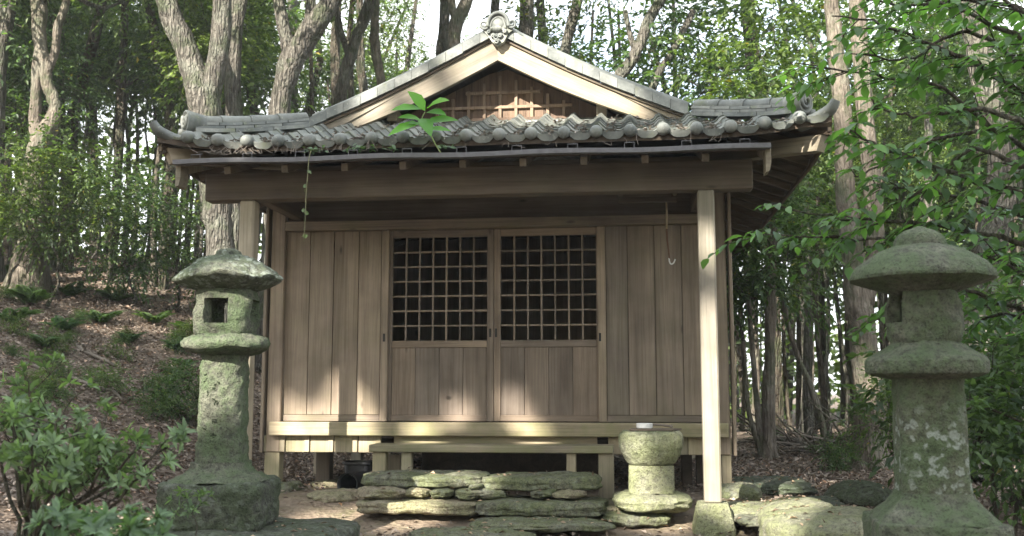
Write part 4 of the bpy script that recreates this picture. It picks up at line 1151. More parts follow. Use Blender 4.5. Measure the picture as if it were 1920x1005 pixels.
# ------------------------------------------------------------------ hanging hook in the porch
hx0 = P(1249, 368, -.5); hz1 = PZ(1258, 470, -.5)
hk = root("hanging_hook", "pale hook on a frayed bamboo cord hanging in the porch", "hook", (hx0[0], -.5, PZ(1258, 490, -.5)))
hb = np.array(hk.location)
pt = lambda a, b: P(a, b, -.5)-hb
bx("hook_rail", hx0[0]-.4, hx0[0]+.09, -.52, -.48, 2.445, 2.49, W_BEAM)
bx("hook_rail_tie", hx0[0]-.4, hx0[0]-.36, -1.13, -.48, 2.491, 2.53, W_BEAMY); bx("hook_rail_tie", hx0[0]+.05, hx0[0]+.09, -1.13, -.48, 2.491, 2.53, W_BEAMY)
MB().tube([np.array([hx0[0], -.5, 2.47])-hb, pt(1250, 395), pt(1250, 432)], [.007, .008, .008], 7).obj("bamboo_rod", M_BAMBOO, hk, True)
MB().tube([pt(1250, 430), pt(1251, 450), pt(1253, 465), pt(1255, 485)], [.009, .008, .006, .006], 6).obj("cord", M_ROPE, hk, True)
q, r = smooth_pts([pt(1254.5, 484), pt(1255.5, 491), pt(1258.5, 495), pt(1263, 493), pt(1266, 486)], [.006]*5, 3)
MB().tube(q, r, 7).obj("hook", M_WHITE, hk, True)

# ------------------------------------------------------------------ plants on the roof edge
def leaf_obj(name, p, d, n, L, W, mat, parent, hi=True, tint=None):
    f = leaves_hi if hi else leaves_lo
    V, Qd = f(np.array(p), np.array(d), np.array(n), np.array(L), np.array(W))
    k = len(Qd)//len(L); t = np.repeat(tint if tint is not None else RNG.uniform(.1, .8, len(L)), k)
    return link(name, fast_mesh(name, V, Qd, mat, t, smooth=True), parent)
SY = -1.70
sb = P(826, 284, SY); sp_ = root("leafy_sprig", "bright green large leaved seedling growing out of the gutter", "plant", sb)
def q3(a, b, Y=SY): return P(a, b, Y)-sb
st = [q3(826, 286), q3(815, 268), q3(803, 243), q3(791, 225), (q3(797, 210))]
a_, r_ = smooth_pts(st, [.006, .0055, .005, .0045, .004], 4)
MB().tube(a_, r_, 6).obj("stem", simple("sprig_stem", (.20, .25, .09), .6), sp_, True)
for (bx_, by_, tx, ty, wpx, fy) in ((797, 208, 771, 168, 26, -.10), (800, 204, 834, 178, 25, -.16), (792, 205, 739, 194, 20, -.22), (799, 211, 832, 205, 20, -.15), (791, 226, 752, 211, 18, -.18), (789, 230, 731, 239, 19, -.25), (793, 232, 852, 213, 22, -.12), (790, 222, 807, 240, 24, -.24), (803, 243, 846, 238, 14, .05), (786, 236, 770, 226, 16, -.1)):
    p0 = q3(bx_, by_); p1 = P(tx, ty, SY+fy)-sb; d = p1-p0; L = np.linalg.norm(d)
    tow = unit(CAM-sb); nr = tow*.75+np.array([0, 0, .75])
    leaf_obj("leaf", [p0], [d], [nr], [L], [wpx/1890*7.3*1.15], LEAF_SPRIG, sp_)
# weeds, moss and twigs along the gutter
wd = root("gutter_weeds", "low weeds and creeper leaves sprouting along the gutter", "weeds", tuple(P(590, 290, -1.69)))
wb = np.array(wd.location); ps, ds, ns, Ls, Ws = [], [], [], [], []
for i in range(90):
    u = random.choice((580, 585, 590, 600, 660, 670, 680, 700, 730, 830, 840))+random.uniform(-14, 14)
    ps.append(P(u, 291-(u-340)*.0245+random.uniform(-9, 0), -1.70+random.uniform(0, .04))-wb); ds.append(RNG.normal(0, 1, 3)*[1, .6, .4]); ns.append(RNG.normal(0, .4, 3)+[0, -.5, 1]); L = random.uniform(.02, .05); Ls.append(L); Ws.append(L*.6)
tag(leaf_obj("leaves", ps, ds, ns, Ls, Ws, LEAF_AZ, wd), kind="stuff")
vn = root("hanging_vine", "thin vine with tiny round leaves dangling from the gutter", "vine", tuple(P(578, 300, -1.76))); vb = np.array(vn.location)
vp = [P(a, b, -1.76)-vb for a, b in ((583, 283), (579, 300), (577, 330), (574, 360), (573, 395), (571, 430), (570, 452))]
a_, r_ = smooth_pts(vp, [.0035, .003, .003, .0025, .0025, .002, .002], 3); MB().tube(a_, r_, 5).obj("stem", simple("vine_stem", (.22, .22, .12), .7), vn, True)
ps, ds, ns, Ls, Ws = [], [], [], [], []
for (a, b) in ((576, 320), (574, 352), (571, 356), (573, 394), (570, 398), (570, 445), (568, 442)):
    ps.append(P(a, b, -1.765)-vb); ds.append(RNG.normal(0, 1, 3)*[1, .5, .4]); ns.append(RNG.normal(0, .3, 3)+[0, -1, .5]); Ls.append(.040); Ws.append(.032)
leaf_obj("leaves", ps, ds, ns, Ls, Ws, LEAF_AZ, vn)
tw = root("gutter_twigs", "dead twigs and needles caught between the tiles and the gutter", "twigs", tuple(P(460, 292, -1.69))); tb_ = np.array(tw.location)
mb = MB()
for i in range(95):
    u = random.choice((random.uniform(370, 560), random.uniform(370, 700), random.uniform(380, 1400)))
    y0 = 291-(u-340)*.0245; p0 = P(u, y0-random.uniform(-2, 4), -1.70)-tb_; p1 = P(u+random.uniform(-22, 22), y0-random.uniform(0, 22), -1.66+random.uniform(0, .05))-tb_
    mb.tube([p0, (p0+p1)/2+RNG.normal(0, .008, 3), p1], [.0022, .0018, .001], 4, cap=False)
tag(mb.obj("twigs", M_TWIG, tw), kind="stuff")
# dead leaves lying in the tile troughs and in the gutter
N = 900
xr = RNG.uniform(X_FIRST, X_FIRST+NT_COL*TW, N); yr = EY+RNG.uniform(0, 1.15, N)**1.5
xr = X_FIRST+(np.round((xr-X_FIRST)/TW-.5)+.5+RNG.normal(0, .13, N))*TW
ok = (yr-EY) < RW-np.abs(xr-RC)-.1; xr, yr = xr[ok], yr[ok]
zr = np.array([ZE+SL*(y-EY)+lift(x)*max(0, 1-(y-EY)/1.2)+.018 for x, y in zip(xr, yr)])
n_ = len(xr); LL = RNG.uniform(.025, .055, n_)
V, Qd = leaves_lo(np.stack([xr, yr, zr+RNG.uniform(0, .015, n_)], 1), RNG.normal(0, 1, (n_, 3))*[1, 1, .25], RNG.normal(0, .35, (n_, 3))+[0, 0, 1], LL, LL*.5)
tag(link("roof_litter", fast_mesh("roof_litter", V, Qd, DEAD, np.repeat(RNG.uniform(0, .95, n_), 2))), "dead leaves gathered in the troughs of the roof tiles", "leaves", kind="stuff")

# ------------------------------------------------------------------ the large trees one can tell apart
tree_px("forked_tree", "thick grey ridged trunk forking in two behind the roof corner", "tree", 5.2,
        [(412, 470, 52), (405, 380, 52), (395, 300, 56), (388, 235, 62), (384, 195, 66), (366, 140, 46), (345, 80, 42), (318, 25, 40), (300, -60, 38)],
        [[(386, 205, 46), (400, 150, 38), (412, 80, 36), (418, 0, 38), (412, -80, 30)]], BARK, TALL, crown_dz=.6, seed=1)
tree_px("straight_tree", "straight narrower grey trunk standing beside the forked trunk", "tree", 6.4,
        [(438, 420, 34), (438, 225, 32), (437, 120, 29), (441, 60, 26), (446, 0, 25), (450, -90, 22)],
        [[(438, 100, 16), (448, 50, 14), (462, -20, 12)]], BARK, TALL, crown_dz=.5, seed=2)
tree_px("leaning_tree", "grey ridged trunk leaning towards the gable with a side limb", "tree", 6.0,
        [(515, 380, 42), (522, 240, 40), (532, 165, 40), (548, 112, 44), (575, 70, 44), (602, 30, 42), (622, -10, 38), (640, -90, 32)],
        [[(545, 118, 30), (536, 70, 26), (528, 30, 24), (516, -30, 20)], [(585, 58, 20), (580, 20, 18), (588, -40, 14)]], BARK, TALL, crown_dz=.6, seed=3)
tree_px("twisted_tree", "pale twisted double trunk rising from the bank among dark leaves", "tree", 6.0,
        [(60, 400, 50), (64, 320, 46), (75, 270, 40), (98, 225, 30), (103, 195, 24), (88, 150, 22), (78, 100, 24), (72, 40, 28), (66, -60, 26)],
        [[(74, 275, 30), (66, 230, 22), (68, 180, 18), (72, 130, 22), (76, 90, 22)], [(86, 140, 16), (104, 95, 16), (108, 50, 16), (122, 10, 14), (130, -50, 12)]], BARK_TAN, TALL, crown_dz=.8, seed=4)
tree_px("leaning_tree", "grey trunk leaning out of view above the bank", "tree", 6.5,
        [(-8, 260, 34), (-2, 120, 30), (8, 60, 28), (18, 0, 26), (30, -70, 24)], [], BARK, TALL, crown_dz=.8, seed=5)
for i, (pts, Y, lab, lm) in enumerate((
        ([(628, 260, 24), (640, 165, 22), (660, 95, 22), (678, 45, 22), (694, 0, 22), (708, -60, 20)], 9, "slim grey trunk curving away left of the gable slope", [[(655, 110, 12), (640, 60, 10), (630, 10, 9)]]),
        ([(716, 230, 18), (714, 150, 18), (704, 95, 18), (702, 40, 17), (708, -50, 15)], 10, "thin pale trunk with a kink behind the gable slope", []),
        ([(826, 200, 22), (829, 95, 22), (833, 40, 20), (836, -50, 18)], 11, "straight grey trunk close behind the gable top", []),
        ([(846, 200, 24), (851, 85, 24), (856, 42, 26), (872, 8, 24), (892, -50, 20)], 9.5, "tan trunk with a bend just beside the ridge ornament", [[(856, 45, 16), (848, 10, 14), (846, -40, 12)]]),
        ([(926, 160, 17), (926, 60, 17), (929, 0, 16), (930, -60, 15)], 13, "dark slim trunk right behind the ridge ornament", []),
        ([(985, 160, 28), (986, 60, 28), (988, 0, 27), (990, -70, 24)], 10.5, "broad straight trunk on the far side of the ridge ornament", []),
        ([(1020, 170, 19), (1018, 75, 18), (1014, 20, 17), (1010, -60, 16)], 12, "slim trunk next to the broad straight trunk", []),
        ([(1048, 200, 20), (1060, 98, 20), (1070, 50, 20), (1083, 0, 20), (1096, -70, 18)], 10, "grey trunk tilting over the right gable slope", []),
        ([(1140, 210, 22), (1158, 148, 22), (1190, 105, 22), (1206, 65, 22), (1217, 35, 20), (1238, 0, 18), (1262, -60, 15)], 8.5, "strongly leaning dark grey trunk over the right gable slope", [[(1192, 100, 12), (1180, 60, 10), (1172, 20, 9)]]),
        ([(1210, 230, 16), (1228, 150, 15), (1252, 110, 14), (1275, 70, 13), (1300, 20, 11)], 9, "thin leaning stem below the strongly leaning trunk", []))):
    tree_px("forest_tree", lab, "tree", Y, pts, lm, [BARK, BARK_TAN][i in (1, 3)], TALL if i not in (9,) else UNDER, seed=6+i, crown_dz=.5)
tree_px("forked_tree", "tan barked double trunk with a pale sunlit scar behind the lichened lantern", "tree", 3.6,
        [(1634, 890, 76), (1632, 830, 62), (1630, 740, 56), (1620, 640, 52), (1610, 560, 48), (1598, 470, 42), (1588, 380, 38), (1584, 300, 35), (1576, 180, 33), (1566, 70, 29), (1559, 0, 25), (1550, -70, 22)],
        [[(1622, 570, 34), (1640, 470, 34), (1637, 380, 32), (1628, 275, 32), (1618, 150, 32), (1611, 65, 30), (1604, -40, 26)]], BARK_TAN, TALL, crown_dz=.6, seed=21, sink=.1)
tree_px("stout_tree", "stout ridged trunk standing directly behind the lichened lantern", "tree", 2.3,
        [(1808, 905, 92), (1818, 800, 78), (1834, 680, 70), (1846, 560, 64), (1866, 420, 56), (1880, 320, 52), (1868, 230, 48), (1838, 120, 44), (1822, 20, 40), (1815, -70, 36)], [], BARK, TALL, crown_dz=.8, seed=22, sink=.1)
tree_px("slender_tree", "slender tan trunk on the open litter behind the hall corner", "tree", 4.6,
        [(1444, 872, 30), (1441, 800, 25), (1442, 700, 22), (1444, 600, 20), (1447, 480, 18), (1452, 380, 16), (1448, 280, 13)],
        [[(1436, 866, 14), (1424, 800, 12), (1414, 700, 10), (1404, 560, 8)], [(1432, 868, 12), (1418, 820, 10), (1402, 760, 9), (1394, 640, 8)]], BARK_TAN, UNDER, seed=23, sink=.08)
tree_px("slanting_sapling", "thin slanting sapling leaning over the brush pile", "tree", 5.2,
        [(1552, 850, 14), (1540, 790, 13), (1518, 720, 12), (1496, 670, 11), (1478, 610, 10), (1466, 540, 9)], [], BARK_TAN, UNDER, seed=24)

# ------------------------------------------------------------------ the wood around: saplings, understory, tall trees
rs = random.Random(5)
def clear_of_building(x, y): return not (-3.3 < x < 3.6 and -3 < y < 6.2)
cnt = 0
def scatter(n, xr, yr, fn):
    k = 0
    for _ in range(n*8):
        x, y = rs.uniform(*xr), rs.uniform(*yr)
        if clear_of_building(x, y):
            fn(x, y, rs.randrange(10**6)); k += 1
        if k >= n: break
G_UL, G_UR, G_UB = "leafy understory trees on the bank", "leafy understory trees in the thicket", "leafy understory trees behind the hall"
def und(label, group, lo=.8, hi=1.25):
    def f(x, y, sd): generic("understory_tree", label, "tree", x, y, THIN[sd % 6], UNDER[sd % 5], (s_ := rs.uniform(lo, hi))*rs.uniform(.75, 1.1), s_*1.15, group, sd)
    return f
L_UL = "small dark leaved evergreen tree growing on the bank"
L_UR = "small evergreen tree in the thicket on the flat side of the hall"
L_UB = "small evergreen tree behind the shrine roof"
scatter(10, (-13, -5.2), (8, 12), und(L_UL, G_UL, .9, 1.3))
scatter(10, (-17, -6.5), (12, 18), und(L_UL, G_UL, 1.0, 1.6))
scatter(13, (4.8, 11.5), (6.5, 12), und(L_UR, G_UR))
scatter(11, (4.0, 16), (12, 19), und(L_UR, G_UR, 1.1, 1.7))
scatter(8, (-4, 7), (10, 16), und(L_UB, G_UB, 1.2, 1.8))
def thin(label, group):
    def f(x, y, sd): generic("sapling", [["slim pole sized tree without leaves ", "leafless thin stem "], ["slim pole sized tree with a leafy top ", "thin stemmed sapling with a leafy top "]][sd % 2][1 if sd % 3 else 0]+label, "tree", x, y, THIN[sd % 6] if sd % 3 else MID[sd % 5], UNDER[sd % 5] if sd % 2 else None, rs.uniform(1.1, 1.7) if sd % 3 else rs.uniform(.5, .9), rs.uniform(.7, 1.0), group, sd)
    return f
scatter(44, (-15, -4.4), (7, 17), thin("standing on the bank", "saplings on the bank"))
scatter(56, (3.6, 13), (5.5, 15), thin("standing in the thicket", "saplings in the thicket"))
def tall(label, group):
    def f(x, y, sd): generic("forest_tree", label, "tree", x, y, BIG[sd % 4] if sd % 2 else MID[sd % 5], TALL[sd % 5], rs.uniform(.8, 1.15), rs.uniform(.8, 1.1), group, sd)
    return f
scatter(6, (-18, -7), (12, 24), tall("tall forest tree in the wood above the bank", "tall trees above the bank"))
scatter(7, (-7, 9), (15, 26), tall("tall forest tree far behind the shrine roof", "tall trees behind the shrine"))
scatter(7, (5, 18), (12, 24), tall("tall forest tree in the wood beyond the thicket", "tall trees beyond the thicket"))

scatter(5, (-17, -10.5), (0, 9), tall("tall forest tree in the wood above the bank", "tall trees above the bank"))
scatter(7, (-17, -10.5), (0, 9), und(L_UL, G_UL, .9, 1.3))
# far-off wood that reads as one mass
N = 46000
az = RNG.uniform(-1.05, .85, N); dist = RNG.uniform(24, 44, N); ctr = unit(RNG.normal(0, 1, (70, 2)))
X = CAM[0]+np.sin(az+(-YAW))*dist; Yv = CAM[1]+np.cos(az-YAW)*dist
zz = RNG.uniform(0, 1, N)**1.25*10.5
cl = np.sin(X*.9+1.3*np.sin(Yv*.5))*np.sin(zz*1.1+X*.4)+.5*np.sin(X*2.3+zz*1.7)
kp = (cl > (-1.2+.36*zz)) | ((zz < 3.2) & (RNG.random(N) < .8)); X, Yv, zz = X[kp], Yv[kp], zz[kp]; n_ = len(X)
pz = ground_h(X, Yv)+zz; LL = RNG.uniform(.22, .42, n_)
V, Qd = leaves_lo(np.stack([X, Yv, pz], 1), RNG.normal(0, 1, (n_, 3))*[1, 1, .6], RNG.normal(0, .8, (n_, 3))+[0, -.4, .8], LL, LL*.55)
tag(link("distant_wood", fast_mesh("distant_wood", V, Qd, LEAF_FAR, np.repeat(RNG.uniform(0, .9, n_), 2))), "far off evergreen foliage closing the view between the trunks", "foliage", kind="stuff")
mb = MB()
for i in range(120):
    a = rs.uniform(-1.0, .8); d_ = rs.uniform(20, 40); x, y = CAM[0]+math.sin(a-YAW)*d_, CAM[1]+math.cos(a-YAW)*d_; g = gh(x, y); r = rs.uniform(.04, .16)
    mb.tube([(x, y, g-.2), (x+rs.uniform(-.3, .3), y, g+3), (x+rs.uniform(-.7, .7), y, g+6), (x+rs.uniform(-1, 1), y, g+10)], [r, r*.9, r*.75, r*.4], 6, cap=False)
tag(mb.obj("distant_trunks", BARK_DK), "far off trunks of the wood closing the view", "trunks", kind="stuff")

# ------------------------------------------------------------------ added unseen trees towards the sun; crowns cut so light lands on chosen spots
def spot(px, py, Y, r): return (P(px, py, Y), r)
LIT = [spot(545, 780, 0, .10), spot(600, 795, 0, .12), spot(650, 755, 0, .16), spot(690, 800, 0, .10), spot(560, 840, -.03, .1), spot(640, 838, -.03, .1), spot(790, 803, -.1, .08), spot(860, 765, 0, .08), spot(960, 750, 0, .09), spot(1000, 808, -.1, .08), 
       spot(1335, 600, -1.26, .10), spot(1336, 700, -1.26, .16), spot(1338, 800, -1.26, .2), spot(1338, 900, -1.26, .15), spot(1328, 450, -1.26, .07),
       spot(1000, 105, -.5, .22), spot(1080, 150, -.5, .2), spot(1170, 195, -.5, .16), spot(960, 85, -.5, .2), spot(880, 115, -.5, .13), spot(790, 165, -.5, .10), spot(700, 205, -.5, .12), spot(1010, 190, -.02, .12),
       spot(1185, 845, -1.2, .10), spot(1195, 895, -1.1, .10), spot(1185, 940, -1.2, .12), spot(560, 960, -1.4, .22), spot(640, 955, -1.3, .2), spot(760, 950, -1.25, .2), spot(700, 890, -.9, .12), spot(830, 888, -.8, .15), spot(920, 905, -.9, .1),
       spot(1500, 975, -1.6, .28), spot(1580, 985, -2.2, .25), spot(1440, 1000, -2.2, .22), spot(1620, 970, -2.2, .15), spot(1395, 960, -1.1, .15), spot(1390, 862, 4.5, .4), spot(1630, 735, 3.5, .16), spot(1630, 690, 3.5, .10), spot(1500, 268, -1.5, .12), spot(1540, 262, -1.5, .08),
       spot(462, 270, -1.65, .08), spot(360, 232, -1.3, .10), spot(990, 65, -.5, .12), spot(240, 965, -1.6, .3), spot(130, 975, -1.8, .25), spot(340, 985, -1.6, .15), spot(700, 150, -.5, .1), spot(860, 90, -.5, .1), spot(1250, 960, -1.3, .1),
       spot(1860, 700, 2.2, .2), spot(1845, 640, 2.2, .14), spot(370, 120, 5, .3), spot(340, 60, 5, .3), spot(560, 100, 6, .35), spot(100, 210, 6, .3), spot(300, 590, 9, .8), spot(200, 640, 5, .3), spot(1250, 240, -1.4, .15)]
LP_ = np.array([s_[0] for s_ in LIT]); LR_ = np.array([s_[1] for s_ in LIT])
def gobo(base, top, radii, seed, n1, n2, dx, L=.16):
    b = np.array(top, float)
    def keep(p):  # clears leaves and limbs off the sun rays to each LIT spot
        q = p+b; ok = np.ones(len(q), bool)
        for c, r in zip(LP_, LR_):
            e = q-c; e = e-np.outer(e@SUN_D, SUN_D); ok &= np.linalg.norm(e, axis=1) > r+.10
        return ok
    lm, bm_ = make_crown(seed, radii, n1, n2, 8, L, LEAF_FAR, 1.0, 0.0, start=(dx, 0, -radii[2]), limb_r=.10, keep=keep)
    bm_.materials.append(BARK)
    g = gh(base[0], base[1]); t = root("canopy_tree", "added out of view tree with crown gaps cut to shape the sunlight", "tree", (base[0], base[1], g), 0, "added unseen gobo trees on the sunny side")
    off = b-np.array([base[0], base[1], g])
    link("crown", lm, t, off); link("branches", bm_, t, off)
    mb = MB(); e = off-np.array([-dx, 0, radii[2]]); trunk_tube(mb, [(0, 0, -.2), e*.3+np.array([.2, .1, 0]), e*.65+np.array([-.1, .2, 0]), e], [.34, .28, .24, .18], 12, 5, seed, .14, flare=True); mb.obj("trunk", BARK, t, True)
def sunward(x, z, d):          # the point d metres (in y) towards the sun from (x, 0, z)
    k = d/SUN_D[1]; return np.array([x, 0, z])-SUN_D*k
for i, (x, z, d, rad, dx) in enumerate(((-.6, 1.6, 17, (2.9, 1.6, 2.3), -2.0), (2.2, 2.2, 19, (2.6, 1.6, 2.3), 1.4), (-3.4, 1.8, 19, (2.6, 1.6, 2.4), -.4), (4.8, 1.6, 20, (2.6, 1.6, 2.6), .6), (-6.6, 2.2, 20, (2.8, 1.8, 2.8), 0), (.5, 4.8, 21, (3.2, 1.6, 1.5), 3.1), (.6, -2.1, 16, (2.7, 1.6, 1.7), -2.4), (-3.4, -1.6, 17, (2.6, 1.6, 1.8), -.5), (4.3, -1.5, 17, (2.6, 1.6, 1.8), .8), (-9.8, 2.6, 21, (2.8, 1.8, 3.0), 0))):
    c = sunward(x, z, d); gobo((c[0]+dx, c[1]), c, rad, 900+i, 52, 90, dx)

# the wood goes on round the clearing behind the viewer
def ring(x, y, sd): generic("forest_tree", "forest tree on the viewer's side of the clearing", "tree", x, y, MID[sd % 5], TALL[sd % 5], rs.uniform(.6, .85), rs.uniform(.8, 1.0), "forest trees on the viewer's side of the clearing", sd)
scatter(20, (-14, 15), (-28, -17.5), ring)
scatter(7, (9, 14), (-12, 0), ring); scatter(6, (-14, -10), (-12, -1), ring)
def ring2(x, y, sd): generic("understory_tree", "evergreen undergrowth on the viewer's side of the clearing", "tree", x, y, THIN[sd % 6], UNDER[sd % 5], rs.uniform(.5, .9), rs.uniform(1.2, 1.7), "undergrowth on the viewer's side of the clearing", sd)
scatter(18, (-13, 14), (-19, -12.5), ring2)

# ------------------------------------------------------------------ leaf litter, ferns, fallen branches
def litter(n, xr, yr, L, sd):
    r = np.random.default_rng(sd); x = r.uniform(*xr, n); y = r.uniform(*yr, n)
    soil = sstep(-2.5, -1.9, x)*sstep(2.9, 2.2, x)*sstep(-3.0, -2.2, y)*sstep(.7, .0, y)
    thin_ = r.random(n) > soil*.86*sstep(-1.9, -1.4, y)-0
    x, y = x[thin_], y[thin_]; m = len(x); z = ground_h(x, y)+r.uniform(.002, .03, m)
    LL = L*r.uniform(.6, 1.25, m)
    V, Qd = leaves_lo(np.stack([x, y, z], 1), r.normal(0, 1, (m, 3))*[1, 1, .3], r.normal(0, .42, (m, 3))+[0, 0, 1], LL, LL*r.uniform(.35, .6, m), .3)
    t = np.clip(r.beta(1.6, 1.9, m), 0, .94); t[r.random(m) < .05] = .97
    return V, Qd, np.repeat(t, 2)
parts = [litter(52000, (-9, -1.6), (-3.5, 8), .062, 1), litter(16000, (-14, -4), (6, 15), .09, 2), litter(36000, (1.6, 7), (-3, 8.5), .06, 3), litter(9000, (-2.6, 2.6), (-2.6, 4.5), .055, 4), litter(9000, (4, 13), (6, 15), .09, 5), litter(2600, (-1.9, 2.4), (-2.5, -1.25), .05, 6)]
off = 0; VV, QQ, TT = [], [], []
for V, Qd, t in parts: VV.append(V); QQ.append(Qd+off); TT.append(t); off += len(V)
tag(link("leaf_litter", fast_mesh("leaf_litter", np.concatenate(VV), np.concatenate(QQ), DEAD, np.concatenate(TT))), "brown fallen leaves covering the bank and the ground around the hall", "leaves", kind="stuff")

def fern_mesh(seed):
    r = np.random.default_rng(seed); ps, ds, ns, Ls, Ws = [], [], [], [], []
    for k in range(9):
        a = 2*math.pi*k/9+r.normal(0, .2); L = r.uniform(.35, .6); el = r.uniform(.85, 1.35)
        h = np.array([math.cos(a), math.sin(a), 0]); s_ = np.array([-math.sin(a), math.cos(a), 0])
        for j in range(22):
            t = (j+2)/24; p = h*L*t*math.cos(el*(1-.4*t))+np.array([0, 0, L*(math.sin(el)*t-.5*t*t)])+[0, 0, .05]
            for sg in (-1, 1):
                ps.append(p); ds.append(s_*sg+h*.35-np.array([0, 0, .25])); ns.append(np.array([0, 0, 1])+r.normal(0, .15, 3)+h*.4); l_ = L*.26*math.sin(math.pi*min(1, t*.85+.13)); Ls.append(max(l_, .01)); Ws.append(max(l_, .01)*.24+.006)
    V, Qd = leaves_lo(np.array(ps), np.array(ds), np.array(ns), np.array(Ls), np.array(Ws))
    return fast_mesh("fronds", V, Qd, LEAF_FERN, np.repeat(r.uniform(.1, .8, len(ps)), 2))
FERN = [fern_mesh(k) for k in range(4)]
def on_ground(px, py):
    """walk along the pixel's ray until it meets the ground"""
    r = FW+RT*(px-960)/F_PX-UP*(py-502.5)/F_PX; t = 3.0
    while t < 60:
        q = CAM+r*t
        if q[2] < gh(q[0], q[1]): return q
        t += .05
    return CAM+r*20
def fern(px, py, sc, sd):
    q = on_ground(px, py); s_ = sc
    o = link("fern", FERN[sd % 4], None, (q[0], q[1], gh(q[0], q[1])-.02), (0, 0, sd*1.3), (s_,)*3); tag(o, "feathery green fern growing in the leaf litter of the bank", "fern", "ferns on the bank")
for i, (a, b, s_) in enumerate(((60, 575, 1.2), (120, 625, 1.0), (190, 610, 1.1), (240, 645, .8), (290, 610, 1.0), (330, 660, .8), (20, 610, 1.1), (130, 560, 1.2), (350, 625, .9), (487, 685, .8), (490, 645, .9), (85, 655, .8), (30, 530, 1.3), (215, 570, 1.1), (345, 690, .7))): fern(a, b, s_*.8, i)
for i, (a, b, s_, lab) in enumerate(((310, 745, .62, "low rounded leafy shrub on the litter behind the windowed lantern"), (350, 765, .5, "small leafy seedling clump close behind the windowed lantern"), (1640, 720, .8, "small leafy shoot in front of the scarred double trunk"), (1440, 800, .5, "tiny leafy sprout at the slender trunk"), (1560, 860, .5, "leafy sprout beside the brush pile"))):
    q = on_ground(a, b+25); shrub(lab, q[0], q[1], s_, i)
for i, (a, b) in enumerate(((30, 430), (170, 480), (330, 500), (250, 450), (95, 410))):
    Y = 6.4+((i*37) % 10)*.35 if i not in (0, 4) else 5.0; p = P(a, b, Y); q = (p[0], p[1]); s_ = 1.5+.1*(i % 4)
    t = root("understory_tree", "bushy evergreen with brighter leaves low on the bank", "tree", (q[0], q[1], gh(*q)), i*.9, "bushy evergreens low on the bank")
    h = max(.3, p[2]-gh(*q)-.7)
    me, top = THIN[i % 6]; k = (h+.3)/3.4; link("trunk", me, t, scale=(.9, .9, k)); c_ = top*np.array([.9, .9, k])
    lm, bm_ = UNDER[i % 5]; link("crown", lm, t, c_, (0, 0, i), (.8,)*3); link("branches", bm_, t, c_, (0, 0, i), (.8,)*3)
for i in range(26):
    a, b = rs.uniform(5, 350), rs.uniform(560, 800); q = on_ground(a, b); s_ = rs.uniform(.16, .36)
    t = shrub("little evergreen seedling sprouting from the litter of the bank", q[0], q[1], s_, i, "seedlings on the bank", "seedling")
G_FB = "fallen branches on the bank"
for i, (pts, w_, lab) in enumerate(((((112, 632), (160, 662), (215, 690)), 8, "straight pale fallen branch lying down the bank"), (((60, 690), (120, 706), (175, 728), (215, 740), (232, 760)), 8, "long crooked fallen branch on the bank ending in a hook"), (((180, 706), (225, 720), (247, 732)), 4, "short fallen stick above the crooked branch"), (((200, 868), (240, 902), (315, 928)), 6, "fallen stick lying beside the windowed lantern pedestal"), (((345, 702), (372, 708)), 5, "pale stick end behind the windowed lantern"), (((1490, 905), (1560, 925), (1600, 940)), 6, "thin stick lying on the litter towards the double trunk"), (((1430, 885), (1500, 893), (1585, 905)), 5, "long thin stick lying across the open litter"))):
    ps = [on_ground(*q) for q in pts]; ps = [np.array([q[0], q[1], gh(q[0], q[1])+.02]) for q in ps]
    w3 = w_*float((ps[0]-CAM)@FW)/F_PX*.5; b0 = ps[0].copy()
    a_, r_ = smooth_pts([p_-b0 for p_ in ps], [w3, *([w3*.85]*(len(ps)-2)), w3*.6], 4, w3*.25, i)
    mb = MB(); mb.tube(a_, r_, 7); 
    k = len(a_)//2; d_ = np.array([.1, -.1, .12])*rs.uniform(.6, 1.3); mb.tube([a_[k], np.array(a_[k])+d_*.5, np.array(a_[k])+d_+[.03, 0, .02]], [w3*.5, w3*.35, w3*.15], 5)
    o = mb.obj("fallen_branch", M_TWIG, None, True, loc=tuple(b0)); tag(o, lab, "branch")
# brush pile beyond the hall corner
c = on_ground(1535, 858); bp = root("brush_pile", "tangled pile of dead branches and twigs at the edge of the thicket", "brush pile", tuple(c))
for i in range(70):
    L = rs.uniform(.4, 1.3); a = rs.uniform(0, 6.3); el = rs.uniform(-.1, .7); p0 = np.array([rs.uniform(-.75, .75), rs.uniform(-.2, .7), rs.uniform(.0, .22)])
    d_ = np.array([math.cos(a)*math.cos(el), math.sin(a)*math.cos(el), math.sin(el)])*L; r = rs.uniform(.006, .022)
    MB().tube([p0, p0+d_*.5+RNG.normal(0, .05, 3), p0+d_+RNG.normal(0, .05, 3)], [r, r*.8, r*.35], 5).obj("dead_branch", M_TWIG if i % 2 else BARK_TAN, bp, True)
# white notice board at the edge of the wood
sgp = P(1926, 760, 1.0); g = gh(sgp[0], sgp[1])
sg = root("notice_board", "white notice board on posts at the edge of the wood", "sign", (sgp[0]+.25, 1.0, g))
z0, z1 = PZ(1920, 782, 1.0)-g, PZ(1920, 726, 1.0)-g; w0 = PX(1916, 750, 1.0)-sgp[0]-.25
MB().box(w0, w0+.6, -.01, .01, z0, z1, .003).obj("board", M_WHITE, sg); MB().box(w0-.04, w0+.64, -.05, .05, z1+.001, z1+.015, .003).obj("cover", M_WHITE, sg)
za, zc = PZ(1920, 702, 1.0)-g, PZ(1920, 682, 1.0)-g
MB().box(w0-.03, w0+.5, -.01, .01, za, zc, .003).obj("name_plate", simple("pale_blue_plate", (.55, .58, .66), .4), sg)
for x in (w0+.12, w0+.48): MB().box(x-.02, x+.02, .011, .05, -.2, zc+.05, .003).obj("post", M_GUT, sg)

